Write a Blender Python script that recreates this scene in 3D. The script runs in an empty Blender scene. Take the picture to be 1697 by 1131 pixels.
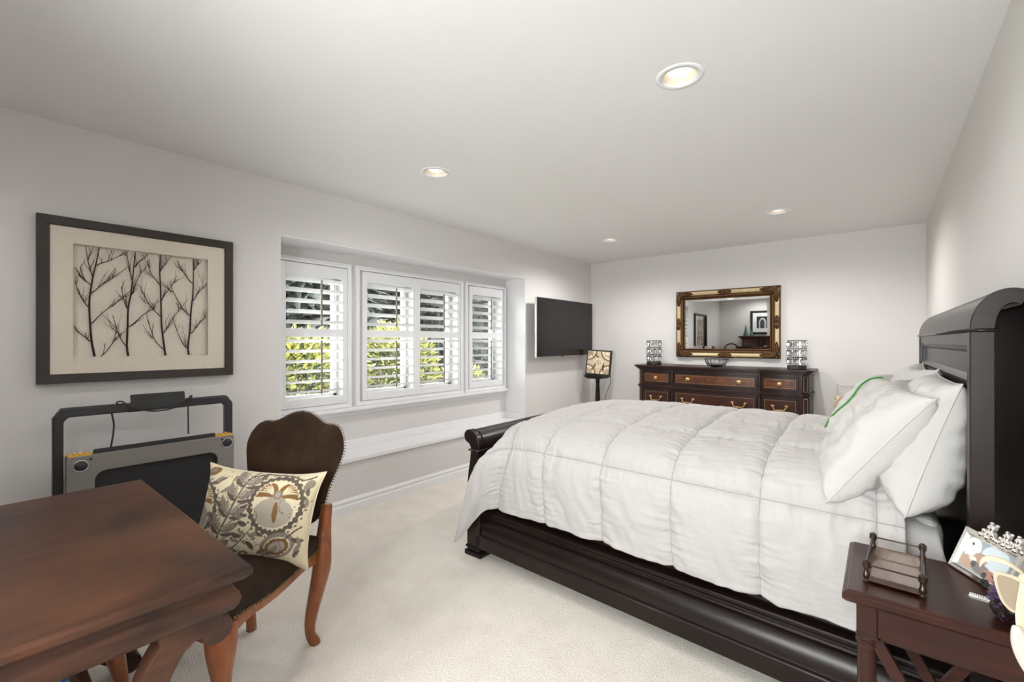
import bpy, bmesh, math, random
import numpy as np
from mathutils import Vector, Matrix, noise as mnoise

# ------------------------------------------------------------------ room numbers (metres)
CAM_H = 1.3313; YAW = 39.379
XL = -3.208; XN = -3.499; XR = 0.326; YB = 5.683; YF = -1.0; ZC = 2.44
NY0, NY1, NZ0, NZ1 = 1.383, 4.147, 0.40, 2.07
LIGHTS = [(-0.651, 1.897), (-2.255, 1.959), (-0.680, 4.401), (-2.284, 4.467), (-0.65, -0.55), (-2.26, -0.55)]  # last two are unseen lamps added behind the camera to brighten the room
SC = bpy.context.scene

# ------------------------------------------------------------------ camera, world, sun, exposure
cam_data = bpy.data.cameras.new('camera'); cam_data.sensor_width = 36.0
cam_data.lens = 36.0 * 745.0 / 1697.0; cam_data.shift_y = 1.0 / 1697.0
cam_data.clip_start = 0.02
cam = bpy.data.objects.new('camera', cam_data); SC.collection.objects.link(cam)
cam.location = (0, 0, CAM_H); cam.rotation_euler = (math.radians(90), 0, math.radians(YAW))
SC.camera = cam

world = bpy.data.worlds.new('sky'); SC.world = world; world.use_nodes = True
bg = world.node_tree.nodes['Background']
bg.inputs['Color'].default_value = (1.0, 0.985, 0.965, 1); bg.inputs['Strength'].default_value = 9.0

sun_data = bpy.data.lights.new('sun', 'SUN'); sun_data.energy = 8.0; sun_data.angle = 0.01
sun_data.color = (1.0, 0.94, 0.82)
sun = bpy.data.objects.new('sun', sun_data); SC.collection.objects.link(sun)
sun.rotation_euler = Vector((-0.45, -0.45, -0.77)).to_track_quat('-Z', 'Y').to_euler()

CAN_POWER = [6.5, 9.0, 25.0, 27.0, 8.0, 8.0]
for (lx, ly), pw in zip(LIGHTS, CAN_POWER):
    ld = bpy.data.lights.new('can_light', 'SPOT'); ld.energy = pw; ld.spot_size = math.radians(165)
    ld.spot_blend = 0.6; ld.shadow_soft_size = 0.06; ld.color = (1.0, 0.97, 0.935)
    lo = bpy.data.objects.new('can_light', ld); SC.collection.objects.link(lo); lo.location = (lx, ly, ZC - 0.015)

for k, (py, pw) in enumerate(((1.771, 0.52), (2.483, 0.55), (3.068, 0.55), (3.782, 0.53))):   # daylight portals (they emit nothing, they only guide sampling)
    pd = bpy.data.lights.new('window_portal', 'AREA'); pd.shape = 'RECTANGLE'; pd.size = 1.0; pd.size_y = pw; pd.cycles.is_portal = True
    po = bpy.data.objects.new('window_portal', pd); SC.collection.objects.link(po); po.location = (XN - 0.20, py, 1.367)
    po.rotation_euler = (0, math.radians(-90), 0)
pd = bpy.data.lights.new('window_portal', 'AREA'); pd.shape = 'RECTANGLE'; pd.size = 1.42; pd.size_y = 1.4; pd.cycles.is_portal = True  # portal of the added fill window
po = bpy.data.objects.new('window_portal', pd); SC.collection.objects.link(po); po.location = (-0.51, YF - 0.16, 1.42); po.rotation_euler = (math.radians(90), 0, 0)
SC.view_settings.view_transform = 'Standard'; SC.view_settings.look = 'None'
SC.view_settings.gamma = 1.0; SC.view_settings.use_curve_mapping = False
SC.view_settings.exposure = 1.63
SC.cycles.use_denoising = True
SC.cycles.max_bounces = 12; SC.cycles.diffuse_bounces = 8; SC.cycles.transparent_max_bounces = 16
SC.cycles.sample_clamp_indirect = 8.0

# ------------------------------------------------------------------ materials
def S(r, g, b):
    f = lambda c: (c / 12.92 if c <= 0.04045 else ((c + 0.055) / 1.055) ** 2.4)
    return (f(r / 255), f(g / 255), f(b / 255), 1.0)

def new_mat(name):
    m = bpy.data.materials.new(name); m.use_nodes = True
    nt = m.node_tree; return m, nt, nt.nodes['Principled BSDF']

def mat(name, col, rough=0.5, metal=0.0, bump=0.0, bscale=200.0, bdist=0.004, coat=0.0, var=0.0, vscale=20.0, sheen=0.0, spec=None):
    m, nt, p = new_mat(name)
    p.inputs['Base Color'].default_value = col; p.inputs['Roughness'].default_value = rough
    p.inputs['Metallic'].default_value = metal; p.inputs['Coat Weight'].default_value = coat
    p.inputs['Sheen Weight'].default_value = sheen
    if spec is not None: p.inputs['Specular IOR Level'].default_value = spec
    tc = nt.nodes.new('ShaderNodeTexCoord')
    if bump:
        n = nt.nodes.new('ShaderNodeTexNoise'); n.inputs['Scale'].default_value = bscale; n.inputs['Detail'].default_value = 4
        b = nt.nodes.new('ShaderNodeBump'); b.inputs['Strength'].default_value = bump; b.inputs['Distance'].default_value = bdist
        nt.links.new(tc.outputs['Object'], n.inputs['Vector']); nt.links.new(n.outputs['Fac'], b.inputs['Height'])
        nt.links.new(b.outputs['Normal'], p.inputs['Normal'])
    if var:
        n = nt.nodes.new('ShaderNodeTexNoise'); n.inputs['Scale'].default_value = vscale; n.inputs['Detail'].default_value = 6
        mx = nt.nodes.new('ShaderNodeMix'); mx.data_type = 'RGBA'
        mx.inputs['A'].default_value = tuple(c * (1 - var) for c in col[:3]) + (1,)
        mx.inputs['B'].default_value = tuple(min(1, c * (1 + var)) for c in col[:3]) + (1,)
        rp = nt.nodes.new('ShaderNodeMapRange'); rp.inputs['From Min'].default_value = 0.3; rp.inputs['From Max'].default_value = 0.7
        nt.links.new(tc.outputs['Object'], n.inputs['Vector']); nt.links.new(n.outputs['Fac'], rp.inputs['Value'])
        nt.links.new(rp.outputs['Result'], mx.inputs['Factor']); nt.links.new(mx.outputs['Result'], p.inputs['Base Color'])
    return m

def wood(name, dark, light, rough=0.3, grain=(3, 40, 40), patch=2.5, coat=0.2, bump=0.03, pmix=0.5):
    """stretched grain noise plus broad patches"""
    m, nt, p = new_mat(name); N = nt.nodes; L = nt.links
    tc = N.new('ShaderNodeTexCoord'); mp = N.new('ShaderNodeMapping'); mp.inputs['Scale'].default_value = grain
    L.new(tc.outputs['Object'], mp.inputs['Vector'])
    n1 = N.new('ShaderNodeTexNoise'); n1.inputs['Scale'].default_value = 1.0; n1.inputs['Detail'].default_value = 8; n1.inputs['Distortion'].default_value = 1.2
    L.new(mp.outputs['Vector'], n1.inputs['Vector'])
    n2 = N.new('ShaderNodeTexNoise'); n2.inputs['Scale'].default_value = patch; n2.inputs['Detail'].default_value = 3; n2.inputs['Distortion'].default_value = 0.6
    L.new(tc.outputs['Object'], n2.inputs['Vector'])
    mm = N.new('ShaderNodeMix'); mm.data_type = 'FLOAT'; mm.inputs['Factor'].default_value = pmix
    L.new(n1.outputs['Fac'], mm.inputs['A']); L.new(n2.outputs['Fac'], mm.inputs['B'])
    rp = N.new('ShaderNodeMapRange'); rp.inputs['From Min'].default_value = 0.34; rp.inputs['From Max'].default_value = 0.66
    L.new(mm.outputs['Result'], rp.inputs['Value'])
    mx = N.new('ShaderNodeMix'); mx.data_type = 'RGBA'; mx.inputs['A'].default_value = dark; mx.inputs['B'].default_value = light
    L.new(rp.outputs['Result'], mx.inputs['Factor']); L.new(mx.outputs['Result'], p.inputs['Base Color'])
    b = N.new('ShaderNodeBump'); b.inputs['Strength'].default_value = bump; b.inputs['Distance'].default_value = 0.002
    L.new(n1.outputs['Fac'], b.inputs['Height']); L.new(b.outputs['Normal'], p.inputs['Normal'])
    p.inputs['Specular IOR Level'].default_value = 0.32
    p.inputs['Roughness'].default_value = rough; p.inputs['Coat Weight'].default_value = coat; p.inputs['Coat Roughness'].default_value = 0.15
    return m

def vmat(name, rough=0.8, bump=0.0, bscale=300, sheen=0.0, metal=0.0, coat=0.0):
    """pattern stored in the mesh as a colour attribute (printed / embroidered cloth, prints)"""
    m, nt, p = new_mat(name)
    a = nt.nodes.new('ShaderNodeAttribute'); a.attribute_name = 'pattern'
    nt.links.new(a.outputs['Color'], p.inputs['Base Color'])
    p.inputs['Roughness'].default_value = rough; p.inputs['Sheen Weight'].default_value = sheen; p.inputs['Coat Weight'].default_value = coat
    if bump:
        tc = nt.nodes.new('ShaderNodeTexCoord'); n = nt.nodes.new('ShaderNodeTexNoise'); n.inputs['Scale'].default_value = bscale
        b = nt.nodes.new('ShaderNodeBump'); b.inputs['Strength'].default_value = bump; b.inputs['Distance'].default_value = 0.003
        nt.links.new(tc.outputs['Object'], n.inputs['Vector']); nt.links.new(n.outputs['Fac'], b.inputs['Height']); nt.links.new(b.outputs['Normal'], p.inputs['Normal'])
    return m

def thin_glass(name, tint=(1, 1, 1, 1), refl=0.10):
    m = bpy.data.materials.new(name); m.use_nodes = True; nt = m.node_tree; nt.nodes.clear()
    o = nt.nodes.new('ShaderNodeOutputMaterial'); mx = nt.nodes.new('ShaderNodeMixShader')
    t = nt.nodes.new('ShaderNodeBsdfTransparent'); g = nt.nodes.new('ShaderNodeBsdfGlossy'); g.inputs['Roughness'].default_value = 0.02
    t.inputs['Color'].default_value = tint
    lw = nt.nodes.new('ShaderNodeLayerWeight'); lw.inputs['Blend'].default_value = refl
    nt.links.new(lw.outputs['Fresnel'], mx.inputs['Fac']); nt.links.new(t.outputs[0], mx.inputs[1]); nt.links.new(g.outputs[0], mx.inputs[2])
    nt.links.new(mx.outputs[0], o.inputs['Surface']); return m

def crystal(name):
    m, nt, p = new_mat(name); p.inputs['Base Color'].default_value = (0.95, 0.97, 0.98, 1); p.inputs['Roughness'].default_value = 0.02
    p.inputs['Transmission Weight'].default_value = 1.0; p.inputs['IOR'].default_value = 1.5; return m

def emit(name, col, strength):
    m, nt, p = new_mat(name); p.inputs['Emission Color'].default_value = col; p.inputs['Emission Strength'].default_value = strength
    p.inputs['Base Color'].default_value = (0.9, 0.9, 0.9, 1); return m

def carpet_mat():
    m, nt, p = new_mat('carpet'); N = nt.nodes; L = nt.links
    tc = N.new('ShaderNodeTexCoord')
    n1 = N.new('ShaderNodeTexNoise'); n1.inputs['Scale'].default_value = 170; n1.inputs['Detail'].default_value = 3
    n2 = N.new('ShaderNodeTexNoise'); n2.inputs['Scale'].default_value = 7; n2.inputs['Detail'].default_value = 4
    n3 = N.new('ShaderNodeTexVoronoi'); n3.inputs['Scale'].default_value = 210
    for n in (n1, n2, n3): L.new(tc.outputs['Object'], n.inputs['Vector'])
    a = N.new('ShaderNodeMath'); a.operation = 'MULTIPLY_ADD'; a.inputs[1].default_value = 0.35
    L.new(n2.outputs['Fac'], a.inputs[0]); L.new(n1.outputs['Fac'], a.inputs[2])
    rp = N.new('ShaderNodeMapRange'); rp.inputs['From Min'].default_value = 0.45; rp.inputs['From Max'].default_value = 0.9
    L.new(a.outputs[0], rp.inputs['Value'])
    mx = N.new('ShaderNodeMix'); mx.data_type = 'RGBA'; mx.inputs['A'].default_value = S(214, 206, 196); mx.inputs['B'].default_value = S(242, 236, 227)
    L.new(rp.outputs['Result'], mx.inputs['Factor']); L.new(mx.outputs['Result'], p.inputs['Base Color'])
    ad = N.new('ShaderNodeMath'); ad.operation = 'ADD'; L.new(n1.outputs['Fac'], ad.inputs[0]); L.new(n3.outputs['Distance'], ad.inputs[1])
    b = N.new('ShaderNodeBump'); b.inputs['Strength'].default_value = 0.7; b.inputs['Distance'].default_value = 0.006
    L.new(ad.outputs[0], b.inputs['Height']); L.new(b.outputs['Normal'], p.inputs['Normal'])
    p.inputs['Roughness'].default_value = 0.95; p.inputs['Sheen Weight'].default_value = 0.15; p.inputs['Specular IOR Level'].default_value = 0.1
    return m

M = dict(
    wall=mat('wall_paint', S(208, 205, 204), 0.75, bump=0.06, bscale=260),
    ceil=mat('ceiling_paint', S(224, 223, 223), 0.85, bump=0.08, bscale=180),
    trim=mat('white_trim', S(226, 226, 228), 0.35),
    shutter=mat('shutter_white', S(224, 225, 228), 0.38),
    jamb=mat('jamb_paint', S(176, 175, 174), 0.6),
    rod=mat('shutter_rod_backlit', S(120, 114, 108), 0.5),  # backlit darkness of the rod put into its colour
    carpet=carpet_mat(),
    bedwood=wood('espresso_wood', S(15, 8, 7), S(31, 18, 15), 0.34, (2, 60, 60), 2.0, coat=0.06, bump=0.01),
    deskwood=wood('walnut_desk', S(34, 18, 12), S(88, 54, 36), 0.40, (38, 3, 20), 3.6, coat=0.08, pmix=0.62),
    chairwood=wood('chair_fruitwood', S(104, 54, 27), S(150, 88, 50), 0.34, (20, 20, 5), 6.0, coat=0.25),
    nswood=wood('mahogany', S(36, 13, 8), S(62, 28, 18), 0.34, (4, 50, 50), 2.0, coat=0.08),
    drsdark=wood('dresser_dark', S(28, 12, 8), S(48, 24, 16), 0.38, (3, 12, 12), 3.0, coat=0.05),
    drsface=wood('dresser_drawer_veneer', S(56, 28, 16), S(104, 62, 36), 0.34, (10, 10, 40), 14.0, coat=0.15, pmix=0.7),
    drslow=wood('dresser_red_veneer', S(42, 19, 13), S(70, 34, 24), 0.34, (4, 20, 40), 6.0, coat=0.15),
    goldline=mat('inlay_gold', S(150, 122, 84), 0.4, 0.3),
    brass=mat('antique_brass', S(196, 164, 112), 0.3, 1.0, var=0.2, vscale=60),
    gilt=mat('gilt_cream', S(196, 176, 138), 0.45, 0.05, var=0.12, vscale=25),
    giltdark=mat('gilt_antique', S(84, 56, 28), 0.42, 0.5, bump=1.0, bscale=120, var=0.75, vscale=80),
    mirror=mat('mirror_silver', (0.88, 0.9, 0.9, 1), 0.01, 1.0),
    velvet=mat('brown_velvet', S(42, 28, 17), 0.85, sheen=0.06, bump=0.15, bscale=90, var=0.4, vscale=11, spec=0.12),
    nail=mat('nailhead', S(124, 100, 64), 0.35, 1.0),
    linenwhite=mat('white_cotton', S(181, 178, 177), 0.9, bump=0.5, bscale=15, bdist=0.016),
    pillowwhite=mat('white_pillow_cotton', S(186, 184, 182), 0.85, bump=0.5, bscale=11, bdist=0.022),
    sheet=mat('white_sheet_cotton', S(190, 188, 186), 0.85, bump=0.15, bscale=40),
    thread=mat('stitch_crease_shade', S(160, 157, 155), 0.9),  # seam thread greyed so its colour carries the crease shade
    green=mat('green_piping', S(58, 132, 48), 0.7),
    black=mat('matte_black', S(22, 22, 23), 0.5),
    blackgloss=mat('tv_screen', S(28, 26, 26), 0.22, coat=0.0, spec=0.3),
    belt=mat('belt_rubber', S(26, 26, 28), 0.7, bump=0.3, bscale=300),
    greymetal=mat('grey_plastic', S(132, 128, 124), 0.35, 0.3),
    darkmetal=mat('dark_grey_metal', S(54, 54, 56), 0.38, 0.4),
    silver=mat('silver', S(226, 222, 216), 0.16, 1.0),
    silveredge=mat('silver_edge', S(205, 205, 205), 0.3, 0.8),
    yellow=mat('caution_yellow', S(216, 160, 40), 0.5),
    framewood=mat('frame_dark_wood', S(44, 36, 31), 0.45, var=0.15, vscale=30),
    mat_linen=mat('linen_mat', S(212, 203, 189), 0.9, bump=0.25, bscale=220, var=0.06, vscale=160),
    branch=mat('twig', S(44, 36, 31), 0.8),
    glasspane=thin_glass('window_glass', (0.93, 0.95, 0.95, 1), 0.25),
    picglass=thin_glass('picture_glass', (1, 1, 1, 1), 0.04),
    crystal=crystal('crystal'),
    smoke=mat('tray_glass', S(110, 88, 76), 0.06, 0.0, coat=0.6),
    bronze=mat('bronze', S(70, 56, 48), 0.3, 0.8),
    amethyst=mat('amethyst', S(66, 52, 78), 0.18, var=0.6, vscale=40, coat=0.5),
    cream=mat('cream_satin', S(200, 187, 162), 0.4, sheen=0.3),
    porcelain=mat('white_porcelain', S(186, 181, 172), 0.3, coat=0.3),
    taupe=mat('taupe_lining', S(156, 142, 122), 0.6),
    lamp=emit('lamp_lens', (1.0, 0.97, 0.90, 1), 0.45),
    reflector=mat('lamp_reflector', S(206, 196, 178), 0.35),
    pine=mat('pine_green', S(28, 33, 30), 0.9, var=0.5, vscale=6),
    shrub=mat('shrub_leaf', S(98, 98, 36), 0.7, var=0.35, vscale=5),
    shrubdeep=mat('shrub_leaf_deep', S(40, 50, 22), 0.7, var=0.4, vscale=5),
    bark=mat('bark', S(70, 56, 46), 0.9),
    lawn=mat('lawn', S(108, 112, 72), 0.95, var=0.3, vscale=4),
    eave=mat('eave_board', S(158, 142, 120), 0.8, var=0.15, vscale=25),
    siding=mat('siding', S(190, 186, 180), 0.8),
    blue=mat('blue_card', S(64, 112, 190), 0.5), paper=mat('paper', S(212, 212, 208), 0.7),
    hutch=wood('hutch_wood', S(44, 20, 14), S(74, 38, 28), 0.4, (4, 40, 40), 3.0),
    teal=mat('glazed_green', S(54, 96, 84), 0.25, coat=0.3),
    pattern=vmat('embroidered_linen', 0.85, bump=0.25, bscale=220, sheen=0.1),
    print_=vmat('print_surface', 0.5), photo=vmat('photo_surface', 0.25),
)

# ------------------------------------------------------------------ mesh helpers
def link(o, parent=None):
    SC.collection.objects.link(o)
    if parent is not None: o.parent = parent
    return o

def obj(name, bm, m, parent=None, smooth=False, bevel=0.0, seg=2, subsurf=0):
    bmesh.ops.recalc_face_normals(bm, faces=bm.faces[:])
    me = bpy.data.meshes.new(name); bm.to_mesh(me); bm.free()
    if m: me.materials.append(m)
    if smooth:
        for p in me.polygons: p.use_smooth = True
        if smooth != True: me.set_sharp_from_angle(angle=math.radians(smooth))
    o = link(bpy.data.objects.new(name, me), parent)
    if bevel:
        b = o.modifiers.new('bevel', 'BEVEL'); b.width = bevel; b.segments = seg; b.limit_method = 'ANGLE'; b.angle_limit = math.radians(40)
    if subsurf:
        s = o.modifiers.new('sub', 'SUBSURF'); s.levels = subsurf; s.render_levels = subsurf
    return o

def tag(o, label, cat, group=None):
    o['label'] = label; o['category'] = cat
    if group: o['group'] = group
    return o

def thing(name, label, cat, loc=(0, 0, 0), rz=0.0, group=None):
    o = link(bpy.data.objects.new(name, None)); o.location = loc; o.rotation_euler = (0, 0, rz); o.empty_display_size = 0.05
    return tag(o, label, cat, group)

def struct(o): o['kind'] = 'structure'; return o

def copy_tree(o, parent=None):
    c = o.copy(); SC.collection.objects.link(c); c.parent = parent
    for ch in list(o.children): copy_tree(ch, c)
    return c

def box(bm, x0, x1, y0, y1, z0, z1, mx=None):
    vs = [bm.verts.new(v) for v in ((x0, y0, z0), (x1, y0, z0), (x1, y1, z0), (x0, y1, z0), (x0, y0, z1), (x1, y0, z1), (x1, y1, z1), (x0, y1, z1))]
    if mx is not None:
        for v in vs: v.co = mx @ v.co
    for f in ((3, 2, 1, 0), (4, 5, 6, 7), (0, 1, 5, 4), (1, 2, 6, 5), (2, 3, 7, 6), (3, 0, 4, 7)): bm.faces.new([vs[i] for i in f])
    return bm

def boxes(*bs):
    bm = bmesh.new()
    for b in bs: box(bm, *b)
    return bm

def prism(bm, pts, a0, a1, fn):
    """2-D outline pts extruded from a0 to a1; fn(p, a) -> world xyz"""
    A = [bm.verts.new(fn(p, a0)) for p in pts]; B = [bm.verts.new(fn(p, a1)) for p in pts]
    n = len(pts); bm.faces.new(A); bm.faces.new(B[::-1])
    for i in range(n): bm.faces.new((A[i], B[i], B[(i + 1) % n], A[(i + 1) % n]))
    return bm

def lathe(bm, prof, c=(0, 0, 0), n=24, closed_ends=True):
    rings = []
    for r, z in prof:
        rings.append([bm.verts.new((c[0] + r * math.cos(2 * math.pi * k / n), c[1] + r * math.sin(2 * math.pi * k / n), c[2] + z)) for k in range(n)])
    for a, b in zip(rings, rings[1:]):
        for k in range(n): bm.faces.new((a[k], a[(k + 1) % n], b[(k + 1) % n], b[k]))
    if closed_ends:
        if prof[0][0] > 1e-5: bm.faces.new(rings[0])
        if prof[-1][0] > 1e-5: bm.faces.new(rings[-1][::-1])
    bmesh.ops.remove_doubles(bm, verts=bm.verts[:], dist=1e-6)
    return bm

def cr(pts, n=8, closed=False):
    """Catmull-Rom through points of any dimension"""
    P = [np.array(p, float) for p in pts]; out = []; m = len(P)
    rng = range(m if closed else m - 1)
    for i in rng:
        if closed: p0, p1, p2, p3 = P[(i - 1) % m], P[i], P[(i + 1) % m], P[(i + 2) % m]
        else: p0, p1, p2, p3 = P[max(i - 1, 0)], P[i], P[i + 1], P[min(i + 2, m - 1)]
        for k in range(n):
            t = k / n
            out.append(0.5 * ((2 * p1) + (-p0 + p2) * t + (2 * p0 - 5 * p1 + 4 * p2 - p3) * t * t + (-p0 + 3 * p1 - 3 * p2 + p3) * t ** 3))
    if not closed: out.append(P[-1])
    return out

def tube(bm, pts, rad, n=8, sq=0.0, closed=False, flat=1.0):
    """swept tube; rad number or list; sq>0 makes the section squarish"""
    P = [Vector(p) for p in pts]; m = len(P)
    R = rad if hasattr(rad, '__len__') else [rad] * m
    prev = None; rings = []
    for i in range(m):
        if closed: t = (P[(i + 1) % m] - P[(i - 1) % m]).normalized()
        else: t = (P[min(i + 1, m - 1)] - P[max(i - 1, 0)]).normalized()
        if prev is None:
            a = Vector((0, 0, 1)) if abs(t.z) < 0.9 else Vector((1, 0, 0))
            u = (a - t * a.dot(t)).normalized()
        else: u = (prev - t * prev.dot(t)).normalized()
        prev = u; w = t.cross(u); ring = []
        for k in range(n):
            a = 2 * math.pi * (k + 0.5) / n; c, s = math.cos(a), math.sin(a)
            if sq: q = 1.0 / max(abs(c), abs(s)) * sq + (1 - sq)
            else: q = 1.0
            ring.append(bm.verts.new(P[i] + (u * c + w * s * flat) * R[i] * q))
        rings.append(ring)
    pairs = list(zip(rings, rings[1:])) + ([(rings[-1], rings[0])] if closed else [])
    for a, b in pairs:
        for k in range(n): bm.faces.new((a[k], a[(k + 1) % n], b[(k + 1) % n], b[k]))
    if not closed: bm.faces.new(rings[0][::-1]); bm.faces.new(rings[-1])
    return bm

def ball(bm, c, r, n=8, sz=1.0):
    bmesh.ops.create_uvsphere(bm, u_segments=n, v_segments=max(4, n // 2 + 1), radius=r, matrix=Matrix.Translation(c) @ Matrix.Diagonal((1, 1, sz, 1)))
    return bm

def grid(bm, nu, nv, fn):
    V = [[bm.verts.new(fn(i / nu, j / nv)) for j in range(nv + 1)] for i in range(nu + 1)]
    for i in range(nu):
        for j in range(nv): bm.faces.new((V[i][j], V[i + 1][j], V[i + 1][j + 1], V[i][j + 1]))
    return V

def frame_sweep(bm, x0, x1, y0, y1, prof, fn=lambda x, y, z: (x, y, z), cap=False):
    """mitred moulding round a rectangle; prof = [(outward offset, height)]"""
    loops = []
    for o, h in prof:
        loops.append([bm.verts.new(fn(x, y, h)) for x, y in ((x0 - o, y0 - o), (x1 + o, y0 - o), (x1 + o, y1 + o), (x0 - o, y1 + o))])
    for a, b in zip(loops, loops[1:]):
        for k in range(4): bm.faces.new((a[k], a[(k + 1) % 4], b[(k + 1) % 4], b[k]))
    if cap: bm.faces.new(loops[0][::-1]); bm.faces.new(loops[-1])
    return bm

def ribbon(pts, hw):
    """outline of a stroked 2-D polyline with half widths hw"""
    P = [np.array(p, float) for p in pts]; Lf, Rt = [], []
    for i, p in enumerate(P):
        t = P[min(i + 1, len(P) - 1)] - P[max(i - 1, 0)]; t /= np.linalg.norm(t); nrm = np.array((-t[1], t[0]))
        Lf.append(tuple(p + nrm * hw[i])); Rt.append(tuple(p - nrm * hw[i]))
    return Lf + Rt[::-1]

def circle2(c, r, n=20): return [(c[0] + r * math.cos(2 * math.pi * k / n), c[1] + r * math.sin(2 * math.pi * k / n)) for k in range(n)]
def sstep(a, b, x):
    t = min(1.0, max(0.0, (x - a) / (b - a))); return t * t * (3 - 2 * t)

# ------------------------------------------------------------------ small painted canvases (cloth patterns, prints)
class Canvas:
    def __init__(s, w, h, ax, col):
        s.w, s.h = w, h; s.a = np.empty((h, w, 3)); s.a[:] = col[:3]
        xs = (np.arange(w) + 0.5) / w * ax; ys = (np.arange(h) + 0.5) / h; s.X, s.Y = np.meshgrid(xs, ys)
    def put(s, mask, col): s.a[mask] = col[:3]
    def ell(s, cx, cy, rx, ry, col, ang=0.0):
        c, q = math.cos(ang), math.sin(ang); dx, dy = s.X - cx, s.Y - cy
        u, v = dx * c + dy * q, -dx * q + dy * c; s.put((u / rx) ** 2 + (v / ry) ** 2 < 1, col)
    def line(s, pts, w0, col, w1=None, n=10):
        P = cr(pts, n); m = len(P)
        for i, p in enumerate(P):
            w = w0 + ((w1 if w1 is not None else w0) - w0) * i / max(1, m - 1)
            s.put((s.X - p[0]) ** 2 + (s.Y - p[1]) ** 2 < w * w, col)
    def rect(s, x0, x1, y0, y1, col): s.put((s.X > x0) & (s.X < x1) & (s.Y > y0) & (s.Y < y1), col)
    def ring(s, cx, cy, rx, ry, n, r, col, ph=0):
        for k in range(n):
            a = 2 * math.pi * k / n + ph; s.ell(cx + rx * math.cos(a), cy + ry * math.sin(a), r, r, col)
    def leaf(s, x, y, ang, ln, wd, col, bend=0.0):
        pts = []; 
        for i in range(12):
            t = i / 11; a = ang + bend * t
            x += math.cos(a) * ln / 12; y += math.sin(a) * ln / 12; w = wd * math.sin(math.pi * (0.08 + 0.92 * t)) ** 0.7 + 0.002
            s.put((s.X - x) ** 2 + (s.Y - y) ** 2 < w * w, col)
    def curl(s, x, y, ang, r, w, col, sgn=1):
        pts = []
        for i in range(26):
            t = i / 25; a = ang + sgn * t * 5.6; rr = r * (1 - 0.75 * t)
            x += math.cos(a) * rr * 0.24; y += math.sin(a) * rr * 0.24
            s.put((s.X - x) ** 2 + (s.Y - y) ** 2 < w * w, col)
    def at(s, u, v):
        i = min(s.h - 1, max(0, int(v * s.h))); j = min(s.w - 1, max(0, int(u * s.w))); return s.a[i, j]

def paint(o, uvfn, canvas):
    """write canvas colours to the mesh as a colour attribute"""
    me = o.data; at = me.color_attributes.new('pattern', 'FLOAT_COLOR', 'POINT')
    for i, v in enumerate(me.vertices):
        u, w = uvfn(v.co, i); c = canvas.at(u, w); at.data[i].color = (c[0], c[1], c[2], 1)

# ================================================================== THE ROOM
WT = 0.14
struct(obj('floor', boxes((XN - 0.02, XR + WT, YF - WT, YB + WT, -0.12, 0.0)), M['carpet']))

def ceiling():
    """flat ceiling with round openings for the recessed lamps"""
    bm = bmesh.new(); h = 0.14; R = 0.079; n = 32
    xs = sorted({XL - 0.3, XR + WT} | {round(x + s * h, 4) for x, y in LIGHTS[:] for s in (-1, 1) for x in (x,)})
    cells = []
    # split by columns around each lamp: rows differ per lamp so build row bands per column pair
    def quad(x0, x1, y0, y1):
        bm.faces.new([bm.verts.new((x, y, ZC)) for x, y in ((x0, y0), (x1, y0), (x1, y1), (x0, y1))])
    bands = [sorted([l for l in LIGHTS if l[0] < -1.5], key=lambda l: l[1]), sorted([l for l in LIGHTS if l[0] > -1.5], key=lambda l: l[1])]
    xb = [(XL - 0.3, -1.5), (-1.5, XR + WT)]
    for (x0, x1), ls in zip(xb, bands):
        y = YF - WT
        for lx, ly in ls:
            quad(x0, x1, y, ly - h); quad(x0, lx - h, ly - h, ly + h); quad(lx + h, x1, ly - h, ly + h)
            C = []; Q = []
            for k in range(n):
                a = 2 * math.pi * k / n; c, s = math.cos(a), math.sin(a); q = 1 / max(abs(c), abs(s))
                C.append(bm.verts.new((lx + R * c, ly + R * s, ZC))); Q.append(bm.verts.new((lx + h * c * q, ly + h * s * q, ZC)))
            for k in range(n): bm.faces.new((C[k], C[(k + 1) % n], Q[(k + 1) % n], Q[k]))
            y = ly + h
        quad(x0, x1, y, YB + WT)
    box(bm, XL - 0.3, XR + WT, YF - WT, YB + WT, ZC + 0.25, ZC + 0.3)
    return bm
struct(obj('ceiling', ceiling(), M['ceil']))

struct(obj('wall_back', boxes((XN - 0.2, XR + WT, YB, YB + WT, 0, ZC + 0.25)), M['wall']))
struct(obj('wall_right', boxes((XR, XR + WT, YF, YB, 0, ZC + 0.25)), M['wall']))
GX0, GX1, GZ0, GZ1 = -1.22, 0.20, 0.72, 2.12                # unseen window added behind the camera for fill light
struct(obj('wall_front', boxes((XN - 0.2, GX0, YF - WT, YF, 0, ZC + 0.25), (GX1, XR + WT, YF - WT, YF, 0, ZC + 0.25), (GX0, GX1, YF - WT, YF, 0, GZ0), (GX0, GX1, YF - WT, YF, GZ1, ZC + 0.25)), M['wall']))

struct(obj('wall_left', boxes((XL - 0.45, XL, YF, NY0, 0, ZC + 0.25), (XL - 0.45, XL, NY1, YB, 0, ZC + 0.25),
                              (XL - 0.45, XL, NY0, NY1, NZ1, ZC + 0.25), (XL - 0.45, XL, NY0, NY1, 0, NZ0 - 0.004)), M['wall']))
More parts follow.
